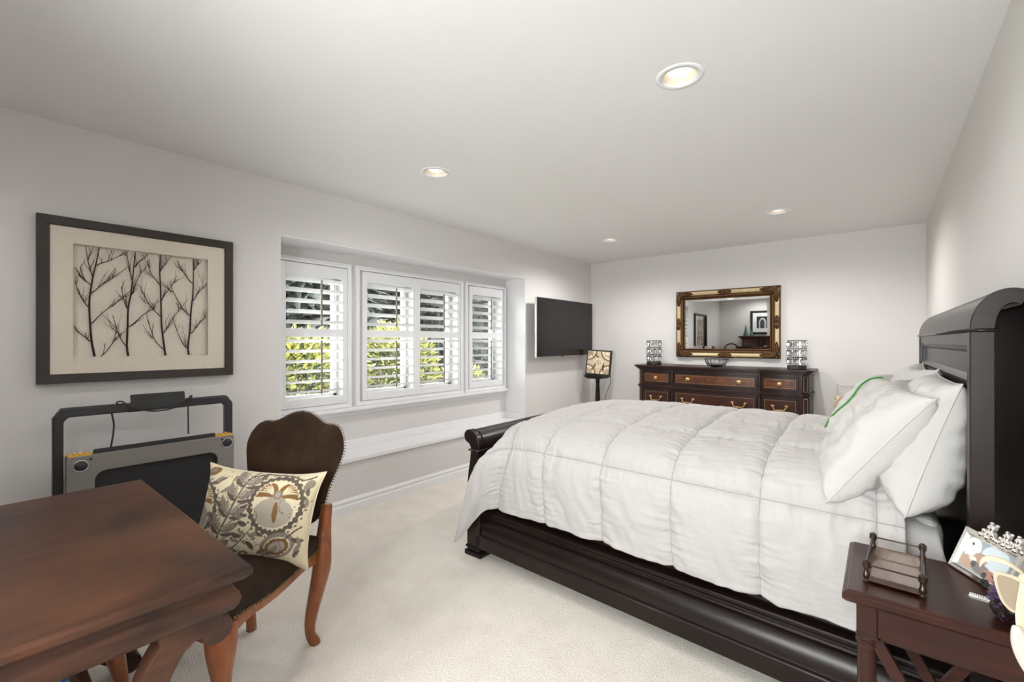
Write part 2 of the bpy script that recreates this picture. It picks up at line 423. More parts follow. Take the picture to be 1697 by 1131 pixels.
# window openings (y0,y1) in the niche back wall
PAN = [(1.540, 2.002), (2.235, 2.732), (2.818, 3.317), (3.544, 4.021)]
WZ0, WZ1 = 0.86, 1.875
bs = []; y = NY0; XO = XN - 0.155
for a, b in PAN:
    bs.append((XO, XN, y, a - 0.03, NZ0 - 0.03, NZ1)); y = b + 0.03
bs.append((XO, XN, y, NY1, NZ0 - 0.03, NZ1))
for a, b in PAN: bs += [(XO, XN, a - 0.03, b + 0.03, NZ0 - 0.03, WZ0), (XO, XN, a - 0.03, b + 0.03, WZ1, NZ1)]
struct(obj('wall_niche', boxes(*bs), M['wall']))
# white lining of the niche: both cheeks and head
struct(obj('trim_1', boxes((XN, XL + 0.001, NY0, NY0 + 0.004, NZ0, NZ1), (XN, XL + 0.001, NY1 - 0.004, NY1, NZ0, NZ1), (XN, XL + 0.001, NY0, NY1, NZ1 - 0.004, NZ1)), M['trim']))
# window seat with nosing, and the small skirting standing on it
struct(obj('trim_2', boxes((XN, XL + 0.022, NY0, NY1, NZ0 - 0.010, NZ0 + 0.022)), M['trim'], bevel=0.004))
struct(obj('trim_3', boxes((XN, XN + 0.014, NY0 + 0.004, NY1 - 0.004, NZ0 + 0.022, NZ0 + 0.095), (XN, XL - 0.003, NY1 - 0.018, NY1 - 0.004, NZ0 + 0.022, NZ0 + 0.095),
                           (XN, XL - 0.003, NY0 + 0.004, NY0 + 0.018, NZ0 + 0.022, NZ0 + 0.095)), M['trim'], bevel=0.004))
# window stool and apron
struct(obj('trim_4', boxes((XN, XN + 0.075, NY0 + 0.004, NY1 - 0.03, 0.748, 0.776), (XN, XN + 0.035, NY0 + 0.004, NY1 - 0.04, 0.725, 0.748), (XN, XN + 0.02, NY0 + 0.004, NY1 - 0.05, 0.708, 0.725)), M['trim'], bevel=0.004))

def baseboard(name, p0, p1, nrm):
    prof = [(0, 0), (0.016, 0), (0.016, 0.058), (0.012, 0.066), (0.010, 0.078), (0.015, 0.084), (0.014, 0.092), (0.008, 0.106), (0.006, 0.110), (0, 0.110)]
    bm = bmesh.new(); p0 = Vector(p0); p1 = Vector(p1); nrm = Vector(nrm)
    prism(bm, prof, 0, 1, lambda p, a: p0.lerp(p1, a) + nrm * p[0] + Vector((0, 0, p[1])))
    struct(obj(name, bm, M['trim']))
baseboard('baseboard_left', (XL, YF, 0), (XL, YB, 0), (1, 0, 0))
baseboard('baseboard_back', (XL, YB, 0), (XR, YB, 0), (0, -1, 0))
baseboard('baseboard_right', (XR, YF, 0), (XR, YB, 0), (-1, 0, 0))
baseboard('baseboard_front', (XL, YF, 0), (XR, YF, 0), (0, 1, 0))

# windows behind the shutters
for i, (a, b) in enumerate(PAN):
    a -= 0.03; b += 0.03; x0 = XO - 0.01
    bm = boxes((x0, x0 + 0.05, a, a + 0.035, WZ0, WZ1), (x0, x0 + 0.05, b - 0.035, b, WZ0, WZ1), (x0, x0 + 0.05, a, b, WZ0, WZ0 + 0.035), (x0, x0 + 0.05, a, b, WZ1 - 0.035, WZ1))
    w = struct(obj('window_%d' % (i + 1), bm, M['trim'], bevel=0.003))
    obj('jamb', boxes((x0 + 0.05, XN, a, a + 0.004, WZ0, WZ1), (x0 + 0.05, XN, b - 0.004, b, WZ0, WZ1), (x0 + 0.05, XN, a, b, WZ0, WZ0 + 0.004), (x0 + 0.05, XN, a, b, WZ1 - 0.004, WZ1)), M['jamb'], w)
    obj('pane', boxes((x0 + 0.022, x0 + 0.026, a + 0.03, b - 0.03, WZ0 + 0.03, WZ1 - 0.03)), M['glasspane'], w)

w = struct(obj('window_5', boxes((GX0, GX0 + 0.06, YF - 0.10, YF - 0.04, GZ0, GZ1), (GX1 - 0.06, GX1, YF - 0.10, YF - 0.04, GZ0, GZ1), (GX0, GX1, YF - 0.10, YF - 0.04, GZ0, GZ0 + 0.06), (GX0, GX1, YF - 0.10, YF - 0.04, GZ1 - 0.06, GZ1),
    ((GX0 + GX1) / 2 - 0.03, (GX0 + GX1) / 2 + 0.03, YF - 0.10, YF - 0.04, GZ0, GZ1)), M['trim'], bevel=0.003))
obj('pane', boxes((GX0 + 0.05, GX1 - 0.05, YF - 0.072, YF - 0.068, GZ0 + 0.05, GZ1 - 0.05)), M['glasspane'], w)
# shutter frames (fixed) and the four hinged shutter panels
SX0, SX1 = XN, XN + 0.034
def shutter_frame(name, y0, y1):
    bm = bmesh.new(); z0, z1 = 0.777, 1.985
    # stepped frame profile, swept round the rectangle
    prof = [(0, SX0), (0, SX1 - 0.004), (-0.004, SX1), (-0.016, SX1), (-0.02, SX1 - 0.005), (-0.036, SX1 - 0.005), (-0.038, SX1 - 0.012), (-0.038, SX0)]
    frame_sweep(bm, y0, y1, z0, z1, prof, fn=lambda a, b, h: (h, a, b))
    return struct(obj(name, bm, M['shutter']))
shutter_frame('trim_5', 1.392, 2.086); shutter_frame('trim_6', 2.127, 3.408); shutter_frame('trim_7', 3.440, 4.120)
def shutter(i, a, b, label):
    t = thing('shutter_panel', label, 'shutter', (XN + 0.017, (a + b) / 2, 0.818), group='white louvred shutter panels in the window niche')
    w = (b - a) / 2; sl, srr = 0.044, 0.044; zs = -0.818
    if i == 0: sl = 0.10
    x0, x1 = -0.012, 0.012
    bm = boxes((x0, x1, -w - sl, -w, 0, 1.942 + zs), (x0, x1, w, w + srr - 0.001, 0, 1.942 + zs),
               (x0, x1, -w, w, 0, 0.886 + zs), (x0, x1, -w, w, 1.367 + zs, 1.434 + zs), (x0, x1, -w, w, 1.848 + zs, 1.942 + zs))
    obj('panel_frame', bm, M['shutter'], t, bevel=0.003)
    for (z0, z1, n) in ((1.434, 1.848, 5), (0.886, 1.367, 6)):
        bm = bmesh.new(); st = (z1 - z0) / (n)
        for k in range(n):
            zc = z0 + st * (k + 0.62) + zs
            prof = [(-0.040, 0.0), (-0.024, 0.0042), (0.0, 0.0055), (0.024, 0.0042), (0.040, 0.0), (0.024, -0.0042), (0.0, -0.0055), (-0.024, -0.0042)]
            ca, sa = math.cos(math.radians(20)), math.sin(math.radians(20))
            prism(bm, prof, -w + 0.002, w - 0.002, lambda p, q: (p[0] * ca - p[1] * sa, q, zc + p[0] * sa + p[1] * ca))
        obj('louvers', bm, M['shutter'], t, smooth=35)
        yr = -w + (b - a) * 0.57
        obj('tilt_rod', boxes((0.039, 0.049, yr - 0.006, yr + 0.006, z0 + zs + st * 0.35, z1 + zs - st * 0.35)), M['rod'], t, bevel=0.002)
    for z in (0.12, 0.95):
        bm = bmesh.new(); tube(bm, [(0.014, w + srr - 0.004, z - 0.03), (0.014, w + srr - 0.004, z + 0.03)], 0.004, 8); obj('hinge', bm, M['shutter'], t)
    return t
shutter(0, *PAN[0], 'white louvred shutter in its own frame, nearest the twig picture and brown chair')
shutter(1, *PAN[1], 'left half of the middle pair of white louvred shutters, yellow green shrub showing behind')
shutter(2, *PAN[2], 'right half of the middle pair of white louvred shutters, darker trees showing behind')
shutter(3, *PAN[3], 'white louvred shutter in its own frame, farthest along, nearest the television')

# ------------------------------------------------------------------ ceiling lights
LL = ['recessed round ceiling light above the bed, largest of the four in view', 'recessed round ceiling light above the carpet in front of the shuttered window',
      'recessed round ceiling light at the far end, over the right half of the dresser', 'recessed round ceiling light at the far end, in front of the television',
      'unseen recessed round ceiling light added for fill behind the camera, on the right wall side', 'unseen recessed round ceiling light added for fill behind the camera, on the window wall side']
def ceiling_light():
    t = thing('ceiling_light', LL[0], 'ceiling light', group='recessed round ceiling lights')
    bm = bmesh.new(); lathe(bm, [(0.068, 0.002), (0.070, -0.004), (0.092, -0.004), (0.096, -0.001), (0.096, 0.0)], n=40, closed_ends=False); obj('trim_ring', bm, M['trim'], t, smooth=True)
    bm = bmesh.new(); lathe(bm, [(0.069, -0.001), (0.064, 0.015), (0.052, 0.055), (0.050, 0.06)], n=40, closed_ends=False); obj('reflector', bm, M['reflector'], t, smooth=True)
    bm = bmesh.new(); lathe(bm, [(0.0, 0.010), (0.026, 0.011), (0.043, 0.016), (0.049, 0.024), (0.049, 0.058), (0.0, 0.059)], n=32); obj('lens', bm, M['lamp'], t, smooth=True)
    return t
cl0 = ceiling_light()
for i, (x, y) in enumerate(LIGHTS):
    c = cl0 if i == 0 else copy_tree(cl0)
    c.location = (x, y, ZC); c['label'] = LL[i]

# ================================================================== LEFT WALL: twig picture
def twig_picture():
    x = XL + 0.004; y0, y1, z0, z1 = 0.222, 1.080, 1.122, 1.960
    t = thing('framed_picture', 'dark framed shadow box of bare branches on linen above the treadmill', 'picture', (x, 0, 0))
    cx = 0.034
    bm = bmesh.new(); fw = 0.046
    frame_sweep(bm, y0 + fw, y1 - fw, z0 + fw, z1 - fw, [(0, 0.0), (0, cx - 0.004), (0.003, cx), (fw - 0.003, cx + 0.004), (fw, cx), (fw, 0.0)], fn=lambda a, b, h: (h, a, b))
    obj('frame', bm, M['framewood'], t)
    a0, a1, b0, b1 = y0 + fw, y1 - fw, z0 + fw, z1 - fw
    o0, o1, q0, q1 = 0.352, 0.945, 1.250, 1.832
    bm = boxes((0.018, 0.024, a0, o0, b0, b1), (0.018, 0.024, o1, a1, b0, b1), (0.018, 0.024, o0, o1, b0, q0), (0.018, 0.024, o0, o1, q1, b1))
    obj('mat_board', bm, M['mat_linen'], t)
    obj('backing', boxes((0.0, 0.004, o0 - 0.01, o1 + 0.01, q0 - 0.01, q1 + 0.01)), M['mat_linen'], t)
    rnd = random.Random(7)
    def clip(p): return (0.009 + p[2], min(o1 - 0.004, max(o0 + 0.004, p[0])), min(q1 - 0.003, max(q0 + 0.003, p[1])))
    W, Hh = o1 - o0, q1 - q0
    # coordinates as fractions of the opening: main stems and their side shoots
    trees = [
        ([(0.14, 0), (0.12, .14), (0.11, .3), (0.105, .5), (0.125, .7), (0.15, .85), (0.17, 1)],
         [(.12, .14, -.12, .16), (.11, .30, .26, .30), (.105, .45, -.09, .22), (.115, .58, .25, .26), (.13, .72, -.05, .27), (.15, .83, .18, .12), (.125, .65, -.10, .12)]),
        ([(0.37, 0), (0.36, .1), (0.365, .28), (0.37, .45), (0.39, .6), (0.405, .78), (0.42, 1)],
         [(.36, .09, -.10, .30), (.365, .27, .22, .22), (.37, .44, -.05, .22), (.39, .58, .08, .26), (.40, .72, -.04, .26), (.41, .85, .11, .14), (.18, .0, .14, .22)]),
        ([(0.65, 0), (0.635, .14), (0.62, .3), (0.615, .5), (0.61, .7), (0.605, .85), (0.61, 1)],
         [(.645, .05, -.13, .3), (.635, .22, .14, .26), (.62, .38, -.17, .30), (.615, .54, .12, .22), (.61, .70, -.10, .22), (.605, .83, .09, .16)]),
        ([(0.84, 0), (0.835, .1), (0.85, .25), (0.86, .45), (0.875, .62), (0.88, .8), (0.88, 1)],
         [(.835, .06, -.12, .28), (.85, .22, .15, .2), (.86, .40, -.18, .34), (.87, .56, .13, .2), (.88, .74, -.13, .22), (.88, .88, .08, .12)]),
    ]
    for stem, shoots in trees:
        bm = bmesh.new()
        pts = [clip((o0 + p[0] * W, q0 + p[1] * Hh, 0)) for p in cr(stem, 5)]
        tube(bm, pts, [0.0052 - 0.0032 * i / len(pts) for i in range(len(pts))], 6)
        def shoot(x, z, dx, dz, r, lev):
            bend = rnd.uniform(0.1, 0.3) * (1 if dx < 0 else -1)
            q = [(x + dx * t + bend * dx * math.sin(math.pi * t) * 0.5, z + dz * t ** 1.25 + 0.005 * math.sin(t * 9 + x * 40), 0.002 * lev) for t in np.linspace(0, 1, 9)]
            q = [p for p in q if 0.0 <= p[0] <= 1.0 and 0.0 <= p[1] <= 1.0]
            if len(q) < 3: return
            tube(bm, [clip((o0 + p[0] * W, q0 + p[1] * Hh, p[2])) for p in q], [r * (1 - 0.6 * i / len(q)) for i in range(len(q))], 5)
            if lev < 3:
                for k in range(4 if lev == 1 else 1):
                    j = rnd.randrange(1, len(q) - 1); sx = rnd.choice((-1, 1)) * rnd.uniform(.01, .05)
                    shoot(q[j][0], q[j][1], sx + 0.3 * dx, rnd.uniform(.05, .14), r * 0.62, lev + 1)
        for sx, sz, dx, dz in shoots: shoot(sx, sz, dx, dz, 0.0026, 1)
        obj('branch', bm, M['branch'], t)
    obj('glass', boxes((0.028, 0.0295, a0 - 0.001, a1 + 0.001, b0 - 0.001, b1 + 0.001)), M['picglass'], t)
twig_picture()

# ------------------------------------------------------------------ folded walking treadmill
def treadmill():
    t = thing('treadmill', 'folded black and grey walking treadmill standing upright against the wall under the picture', 'treadmill', (XL, 0, 0))
    bx = lambda x: x - XL
    # handrail: flat bar bent into an upside down U with chamfered shoulders
    bm = bmesh.new(); y0, y1, zt = 0.262, 1.020, 1.012; x0, x1 = bx(-3.045), bx(-3.0)
    out = [(y0, 0.02), (y0, zt - 0.045), (y0 + 0.03, zt), (y1 - 0.03, zt), (y1, zt - 0.045), (y1, 0.02)]
    inn = [(y1 - 0.038, 0.02), (y1 - 0.038, zt - 0.065), (y1 - 0.05, zt - 0.045), (y0 + 0.055, zt - 0.045), (y0 + 0.038, zt - 0.065), (y0 + 0.038, 0.02)]
    prism(bm, out + inn, x0, x1, lambda p, a: (a, p[0], p[1]))
    obj('handrail', bm, M['darkmetal'], t, bevel=0.006)
    # deck shell with rounded rectangular opening
    d0, d1, dz = 0.302, 1.008, 0.785; f0, f1 = bx(-3.0), bx(-2.945)
    bm = bmesh.new(); n = 8; ry0, ry1, rz0, rz1, r = d0 + 0.10, d1 - 0.085, 0.12, 0.70, 0.045
    hole = []
    for cy, cz, a0 in ((ry1 - r, rz1 - r, 0), (ry0 + r, rz1 - r, 90), (ry0 + r, rz0 + r, 180), (ry1 - r, rz0 + r, 270)):
        for k in range(n + 1):
            a = math.radians(a0 + 90 * k / n); hole.append((cy + r * math.cos(a), cz + r * math.sin(a)))
    q = len(hole); cyc, czc = (d0 + d1) / 2, 0.42
    rim = []
    for y, z in hole:
        dy, dzv = y - (ry0 + ry1) / 2, z - (rz0 + rz1) / 2; hy, hz = (ry1 - ry0) / 2, (rz1 - rz0) / 2
        s = max(abs(dy) / hy, abs(dzv) / hz); ny, nz = dy / hy / s, dzv / hz / s
        rim.append(((d0 + d1) / 2 + ny * (d1 - d0) / 2, (0.02 + dz) / 2 + nz * (dz - 0.02) / 2))
    for xa, pts in ((f1, None),):
        A = [bm.verts.new((f1, *p)) for p in rim]; B = [bm.verts.new((f1, *p)) for p in hole]; C = [bm.verts.new((f1 - 0.014, *p)) for p in hole]; D = [bm.verts.new((f0, *p)) for p in rim]
        for k in range(q):
            m = (k + 1) % q
            bm.faces.new((A[k], A[m], B[m], B[k])); bm.faces.new((B[k], B[m], C[m], C[k])); bm.faces.new((D[k], D[m], A[m], A[k]))
    obj('deck', bm, M['greymetal'], t, smooth=30, bevel=0.003)
    obj('belt', boxes((f0 + 0.002, f1 - 0.012, d0 + 0.04, d1 - 0.04, 0.05, dz - 0.01)), M['belt'], t)
    bm = bmesh.new(); tube(bm, [(f0 + 0.022, d0 + 0.10, dz + 0.002), (f0 + 0.022, d1 - 0.09, dz + 0.002)], 0.017, 14); obj('roller', bm, M['belt'], t, smooth=40)
    for y in (d0 + 0.005, d1 - 0.093):
        lab = obj('caution_label', boxes((f0 + 0.006, f1 - 0.002, y, y + 0.085, dz - 0.001, dz + 0.008)), M['yellow'], t, bevel=0.002)
        bm = bmesh.new()
        for k, oy in enumerate((0.018, 0.052)):
            for s in (0, 1):
                tri = [(0, 0), (0.014, 0.007), (0, 0.014)] if s == 0 else [(0.017, 0.002), (0.026, 0.002), (0.026, 0.005), (0.017, 0.005)]
                prism(bm, tri, dz + 0.008, dz + 0.0087, lambda p, a: (f1 - 0.022 + p[1], y + oy + p[0], a))
        obj('warning_mark', bm, M['black'], lab)
        bm = bmesh.new()
        for oy in (0.025, 0.045, 0.062): ball(bm, (f0 + 0.014, y + oy, dz + 0.010), 0.006, 8)
        obj('hinge_bolt', bm, M['silver'], t, smooth=True)
    for y, z in ((d0 + 0.050, 0.738), (d1 - 0.035, 0.742)):
        bm = bmesh.new(); tube(bm, [(f1 - 0.001, y, z), (f1 + 0.006, y, z), (f1 + 0.010, y, z)], [0.023, 0.022, 0.016], 24); obj('rubber_foot', bm, M['darkmetal'], t, smooth=40)
        bm = bmesh.new(); pp = [(f1 + 0.001, y + 0.026 * math.cos(k * math.pi / 12), z + 0.026 * math.sin(k * math.pi / 12)) for k in range(24)]; tube(bm, pp, 0.0025, 6, closed=True); obj('foot_ring', bm, M['silveredge'], t, smooth=True)
    for y in (d0 + 0.085, d1 - 0.062):
        bm = bmesh.new(); tube(bm, [(f1 - 0.001, y, 0.765), (f1 + 0.001, y, 0.765)], 0.006, 12); obj('screw_hole', bm, M['black'], t)
    # phone / tablet rest on the bar, with cable
    bm = bmesh.new(); mx = Matrix.Translation((x1 + 0.004, 0.665, zt - 0.04)) @ Matrix.Rotation(math.radians(-14), 4, 'Y')
    box(bm, -0.006, 0.004, -0.118, 0.118, 0, 0.085, mx); box(bm, -0.006, 0.028, -0.13, 0.118, -0.006, 0.006, mx)
    obj('tablet_rest', bm, M['black'], t, bevel=0.004)
    bm = bmesh.new()
    tube(bm, cr([(x1 + .006, .495, zt - .006), (x1 + .012, .49, zt + .012), (x1 + .02, .51, zt + .014), (x1 + .03, .54, zt - .015), (x1 + .036, .62, zt - .045), (x1 + .036, .70, zt - .045), (x1 + .034, .77, zt - .02), (x1 + .02, .80, zt + .014), (x1 + .01, .81, zt + .012), (x1 + .006, .80, zt - .01)], 8), 0.0035, 6)
    tube(bm, cr([(x1 - .02, .475, zt - .045), (x1 - .012, .482, zt - .10), (x1 - .005, .478, zt - .15), (x1 - .0, .468, zt - .22)], 6), 0.004, 6)
    tube(bm, cr([(x1 - .02, .80, zt - .03), (x1 - .018, .80, zt - .10), (x1 - .012, .80, zt - .20)], 6), 0.0035, 6)
    obj('cable', bm, M['black'], t, smooth=True)
    obj('base', boxes((bx(-3.14), bx(-2.74), 0.27, 1.01, 0.0, 0.055), (bx(-3.10), bx(-3.0), 0.30, 1.0, 0.05, 0.12)), M['black'], t, bevel=0.01)
treadmill()

# ------------------------------------------------------------------ television
def television():
    t = thing('television', 'large black flat television mounted on the wall beside the window niche', 'television', (XL, 4.85, 1.5), 0.0)
    w, h = 0.648, 0.355
    obj('housing', boxes((0.10, 0.128, -w, w, -h, h)), M['silveredge'], t, bevel=0.004)
    obj('screen', boxes((0.126, 0.1305, -w + 0.004, w - 0.004, -h + 0.008, h - 0.004)), M['blackgloss'], t)
    obj('wall_bracket', boxes((0.0, 0.03, -0.2, 0.2, -0.15, 0.15), (0.03, 0.102, -0.05, 0.05, -0.1, 0.1)), M['black'], t)
    obj('logo', boxes((0.128, 0.133, -0.02, 0.02, -h - 0.004, -h + 0.008)), M['silveredge'], t, bevel=0.001)
    obj('sensor', boxes((0.12, 0.128, -0.12, -0.08, -h - 0.008, -h + 0.001)), M['black'], t)
television()

# ------------------------------------------------------------------ corner pedestal and tile box
def pedestal():
    t = thing('pedestal_stand', 'slim dark wooden pedestal stand in the far corner under the television', 'pedestal', (-2.905, 5.33, 0))
    bm = bmesh.new(); lathe(bm, [(0.15, 0), (0.15, 0.03), (0.12, 0.05), (0.06, 0.08)], n=28); obj('base', bm, M['bedwood'], t, smooth=35)
    bm = bmesh.new(); lathe(bm, [(0.05, 0.08), (0.045, 0.12), (0.028, 0.16), (0.034, 0.4), (0.032, 0.6), (0.024, 0.78), (0.03, 0.8), (0.024, 0.815), (0.04, 0.845), (0.05, 0.86)], n=24); obj('column', bm, M['bedwood'], t, smooth=35)
    obj('top', boxes((-0.13, 0.13, -0.13, 0.13, 0.86, 0.885), (-0.11, 0.11, -0.11, 0.11, 0.845, 0.86)), M['bedwood'], t, bevel=0.006)
    bm = bmesh.new(); tube(bm, cr([(0.12, 0.10, 0.885), (0.13, 0.12, 0.80), (0.10, 0.10, 0.70), (0.06, 0.09, 0.55), (0.05, 0.10, 0.2), (0.06, 0.12, 0.004)], 6), 0.004, 6); obj('power_cord', bm, M['black'], t, smooth=True)
pedestal()
def tile_frame():
    t = thing('decorative_frame', 'square black framed panel of scroll pattern leaning on the corner pedestal', 'ornament', (-2.90, 5.33, 0.886), math.radians(12))
    lean = Matrix.Rotation(math.radians(-9), 4, 'X'); w = 0.165
    lean = Matrix.Translation((0.01, -0.05, 0.004)) @ lean @ Matrix.Rotation(math.radians(3), 4, 'Y')
    bm = bmesh.new()
    frame_sweep(bm, -w + 0.018, w - 0.018, 0.018, 2 * w - 0.018, [(0, -0.004), (0, -0.02), (0.018, -0.024), (0.018, 0.02), (0, 0.02)], fn=lambda a, b, h: lean @ Vector((a, h, b)), cap=True)
    obj('frame', bm, M['black'], t)
    bm = bmesh.new(); n = 70; V = grid(bm, n, n, lambda u, v: lean @ Vector((-w + 0.016 + u * (2 * w - 0.032), -0.0245, 0.016 + v * (2 * w - 0.032))))
    cv = Canvas(140, 140, 1.0, S(196, 178, 150))
    br, cr_, dk = S(110, 84, 58), S(226, 214, 192), S(84, 66, 48)
    for cx, cy in ((0, 1), (1, 0), (0, 0), (1, 1)):
        cv.ell(cx, cy, .42, .42, br); cv.ell(cx, cy, .36, .36, cr_); cv.ell(cx, cy, .26, .26, S(170, 150, 122)); cv.ring(cx, cy, .3, .3, 16, .02, br)
    cv.ell(.5, .48, .2, .2, cr_); cv.ring(.5, .48, .13, .13, 8, .04, br); cv.ring(.5, .48, .13, .13, 8, .022, cr_); cv.ell(.5, .48, .06, .06, dk); cv.ell(.5, .48, .03, .03, cr_)
    cv.leaf(.2, .12, .9, .4, .05, br, .4); cv.leaf(.75, .1, 1.8, .4, .05, dk, -.5); cv.leaf(.3, .9, -.9, .3, .035, dk, .5)
    cv.curl(.2, .6, 1.0, .2, .018, br); cv.curl(.8, .65, 2.0, .2, .018, dk, -1); cv.rect(.8, .97, .86, .97, cr_)
    o = obj('scroll_panel', bm, M['print_'], t); paint(o, lambda c, i: ((i // (n + 1)) / n, (i % (n + 1)) / n), cv)
    obj('easel_foot', boxes((-0.17, 0.17, -0.09, 0.02, -0.0005, 0.006), (-0.01, 0.01, 0.0, 0.10, -0.0005, 0.004)), M['black'], t)
tile_frame()

# ================================================================== BACK WALL: mirror, dresser
def mirror():
    y = YB - 0.004; x0, x1, z0, z1 = -1.978, -0.847, 1.143, 1.948
    t = thing('wall_mirror', 'rectangular mirror in a wide gilded ornate frame above the dresser', 'mirror', ((x0 + x1) / 2, y, (z0 + z1) / 2))
    w, h = (x1 - x0) / 2, (z1 - z0) / 2; fw = 0.105
    F = lambda a, b, hh: (a, -hh, b)
    iw, ih = w - fw, h - fw
    bm = bmesh.new()
    frame_sweep(bm, -iw, iw, -ih, ih, [(0.052, 0.030), (0.058, 0.040), (0.075, 0.047), (0.088, 0.042), (0.094, 0.034)], fn=F); obj('gilt_band', bm, M['gilt'], t)
    bm = bmesh.new()
    frame_sweep(bm, -iw, iw, -ih, ih, [(0.094, 0.034), (0.098, 0.038), (0.105, 0.034), (0.105, 0.0)], fn=F)
    frame_sweep(bm, -iw, iw, -ih, ih, [(0.0, 0.012), (0.0, 0.020), (0.010, 0.026), (0.016, 0.022), (0.024, 0.036), (0.040, 0.038), (0.046, 0.03), (0.052, 0.030)], fn=F)
    obj('frame', bm, M['giltdark'], t)
    # beaded inner edge
    bm = bmesh.new(); k = 0
    for i in range(74):
        a = -iw + 2 * iw * i / 73
        for s in (-1, 1): bmesh.ops.create_icosphere(bm, subdivisions=1, radius=0.0065, matrix=Matrix.Translation((a, -0.026, s * (ih + 0.010))))
    for i in range(48):
        a = -ih + 2 * ih * i / 47
        for s in (-1, 1): bmesh.ops.create_icosphere(bm, subdivisions=1, radius=0.0065, matrix=Matrix.Translation((s * (iw + 0.010), -0.026, a)))
    obj('beading', bm, M['giltdark'], t, smooth=True)
    # carved acanthus corners and centre cartouches
    rnd = random.Random(3)
    def carve(cx, cz, spread, dirs):
        bm = bmesh.new()
        for dx, dz, ln in dirs:
            L = math.hypot(dx, dz); dx, dz = dx / L, dz / L
            for s in (-1, 0, 1):
                pts = []
                for q in range(6):
                    tt = q / 5; pts.append((cx + dx * ln * tt - dz * s * spread * math.sin(tt * 3.0), -0.042 - 0.014 * math.sin(tt * 3.1), cz + dz * ln * tt + dx * s * spread * math.sin(tt * 3.0)))
                tube(bm, pts, [0.013, 0.014, 0.012, 0.010, 0.007, 0.003], 6)
        for q in range(7): ball(bm, (cx + rnd.uniform(-.022, .022), -0.048, cz + rnd.uniform(-.018, .018)), 0.012, 6)
        return bm
    for sx in (-1, 1):
        for sz in (-1, 1):
            obj('corner_ornament', carve(sx * (w - 0.035), sz * (h - 0.035), 0.018, [(-sx, 0, 0.17), (0, -sz, 0.15), (-sx, -sz, 0.07)]), M['giltdark'], t, smooth=True)
    for cx, cz, d in ((0, h - 0.032, (1, 0)), (0, -h + 0.032, (1, 0)), (w - 0.032, 0, (0, 1)), (-w + 0.032, 0, (0, 1))):
        obj('centre_ornament', carve(cx, cz, 0.016, [(d[0], d[1], 0.075), (-d[0], -d[1], 0.075)]), M['giltdark'], t, smooth=True)
    # bevelled silvered glass
    bm = bmesh.new(); frame_sweep(bm, -iw, iw, -ih, ih, [(0.004, 0.0105), (-0.028, 0.0115)], fn=F)
    vs = [v for v in bm.verts if abs(v.co.y + 0.0115) < 1e-6]; bm.faces.new(vs)
    obj('mirror_glass', bm, M['mirror'], t)
    obj('backboard', boxes((-w + 0.01, w - 0.01, -0.009, 0.0, -h + 0.01, h - 0.01)), M['black'], t)
mirror()

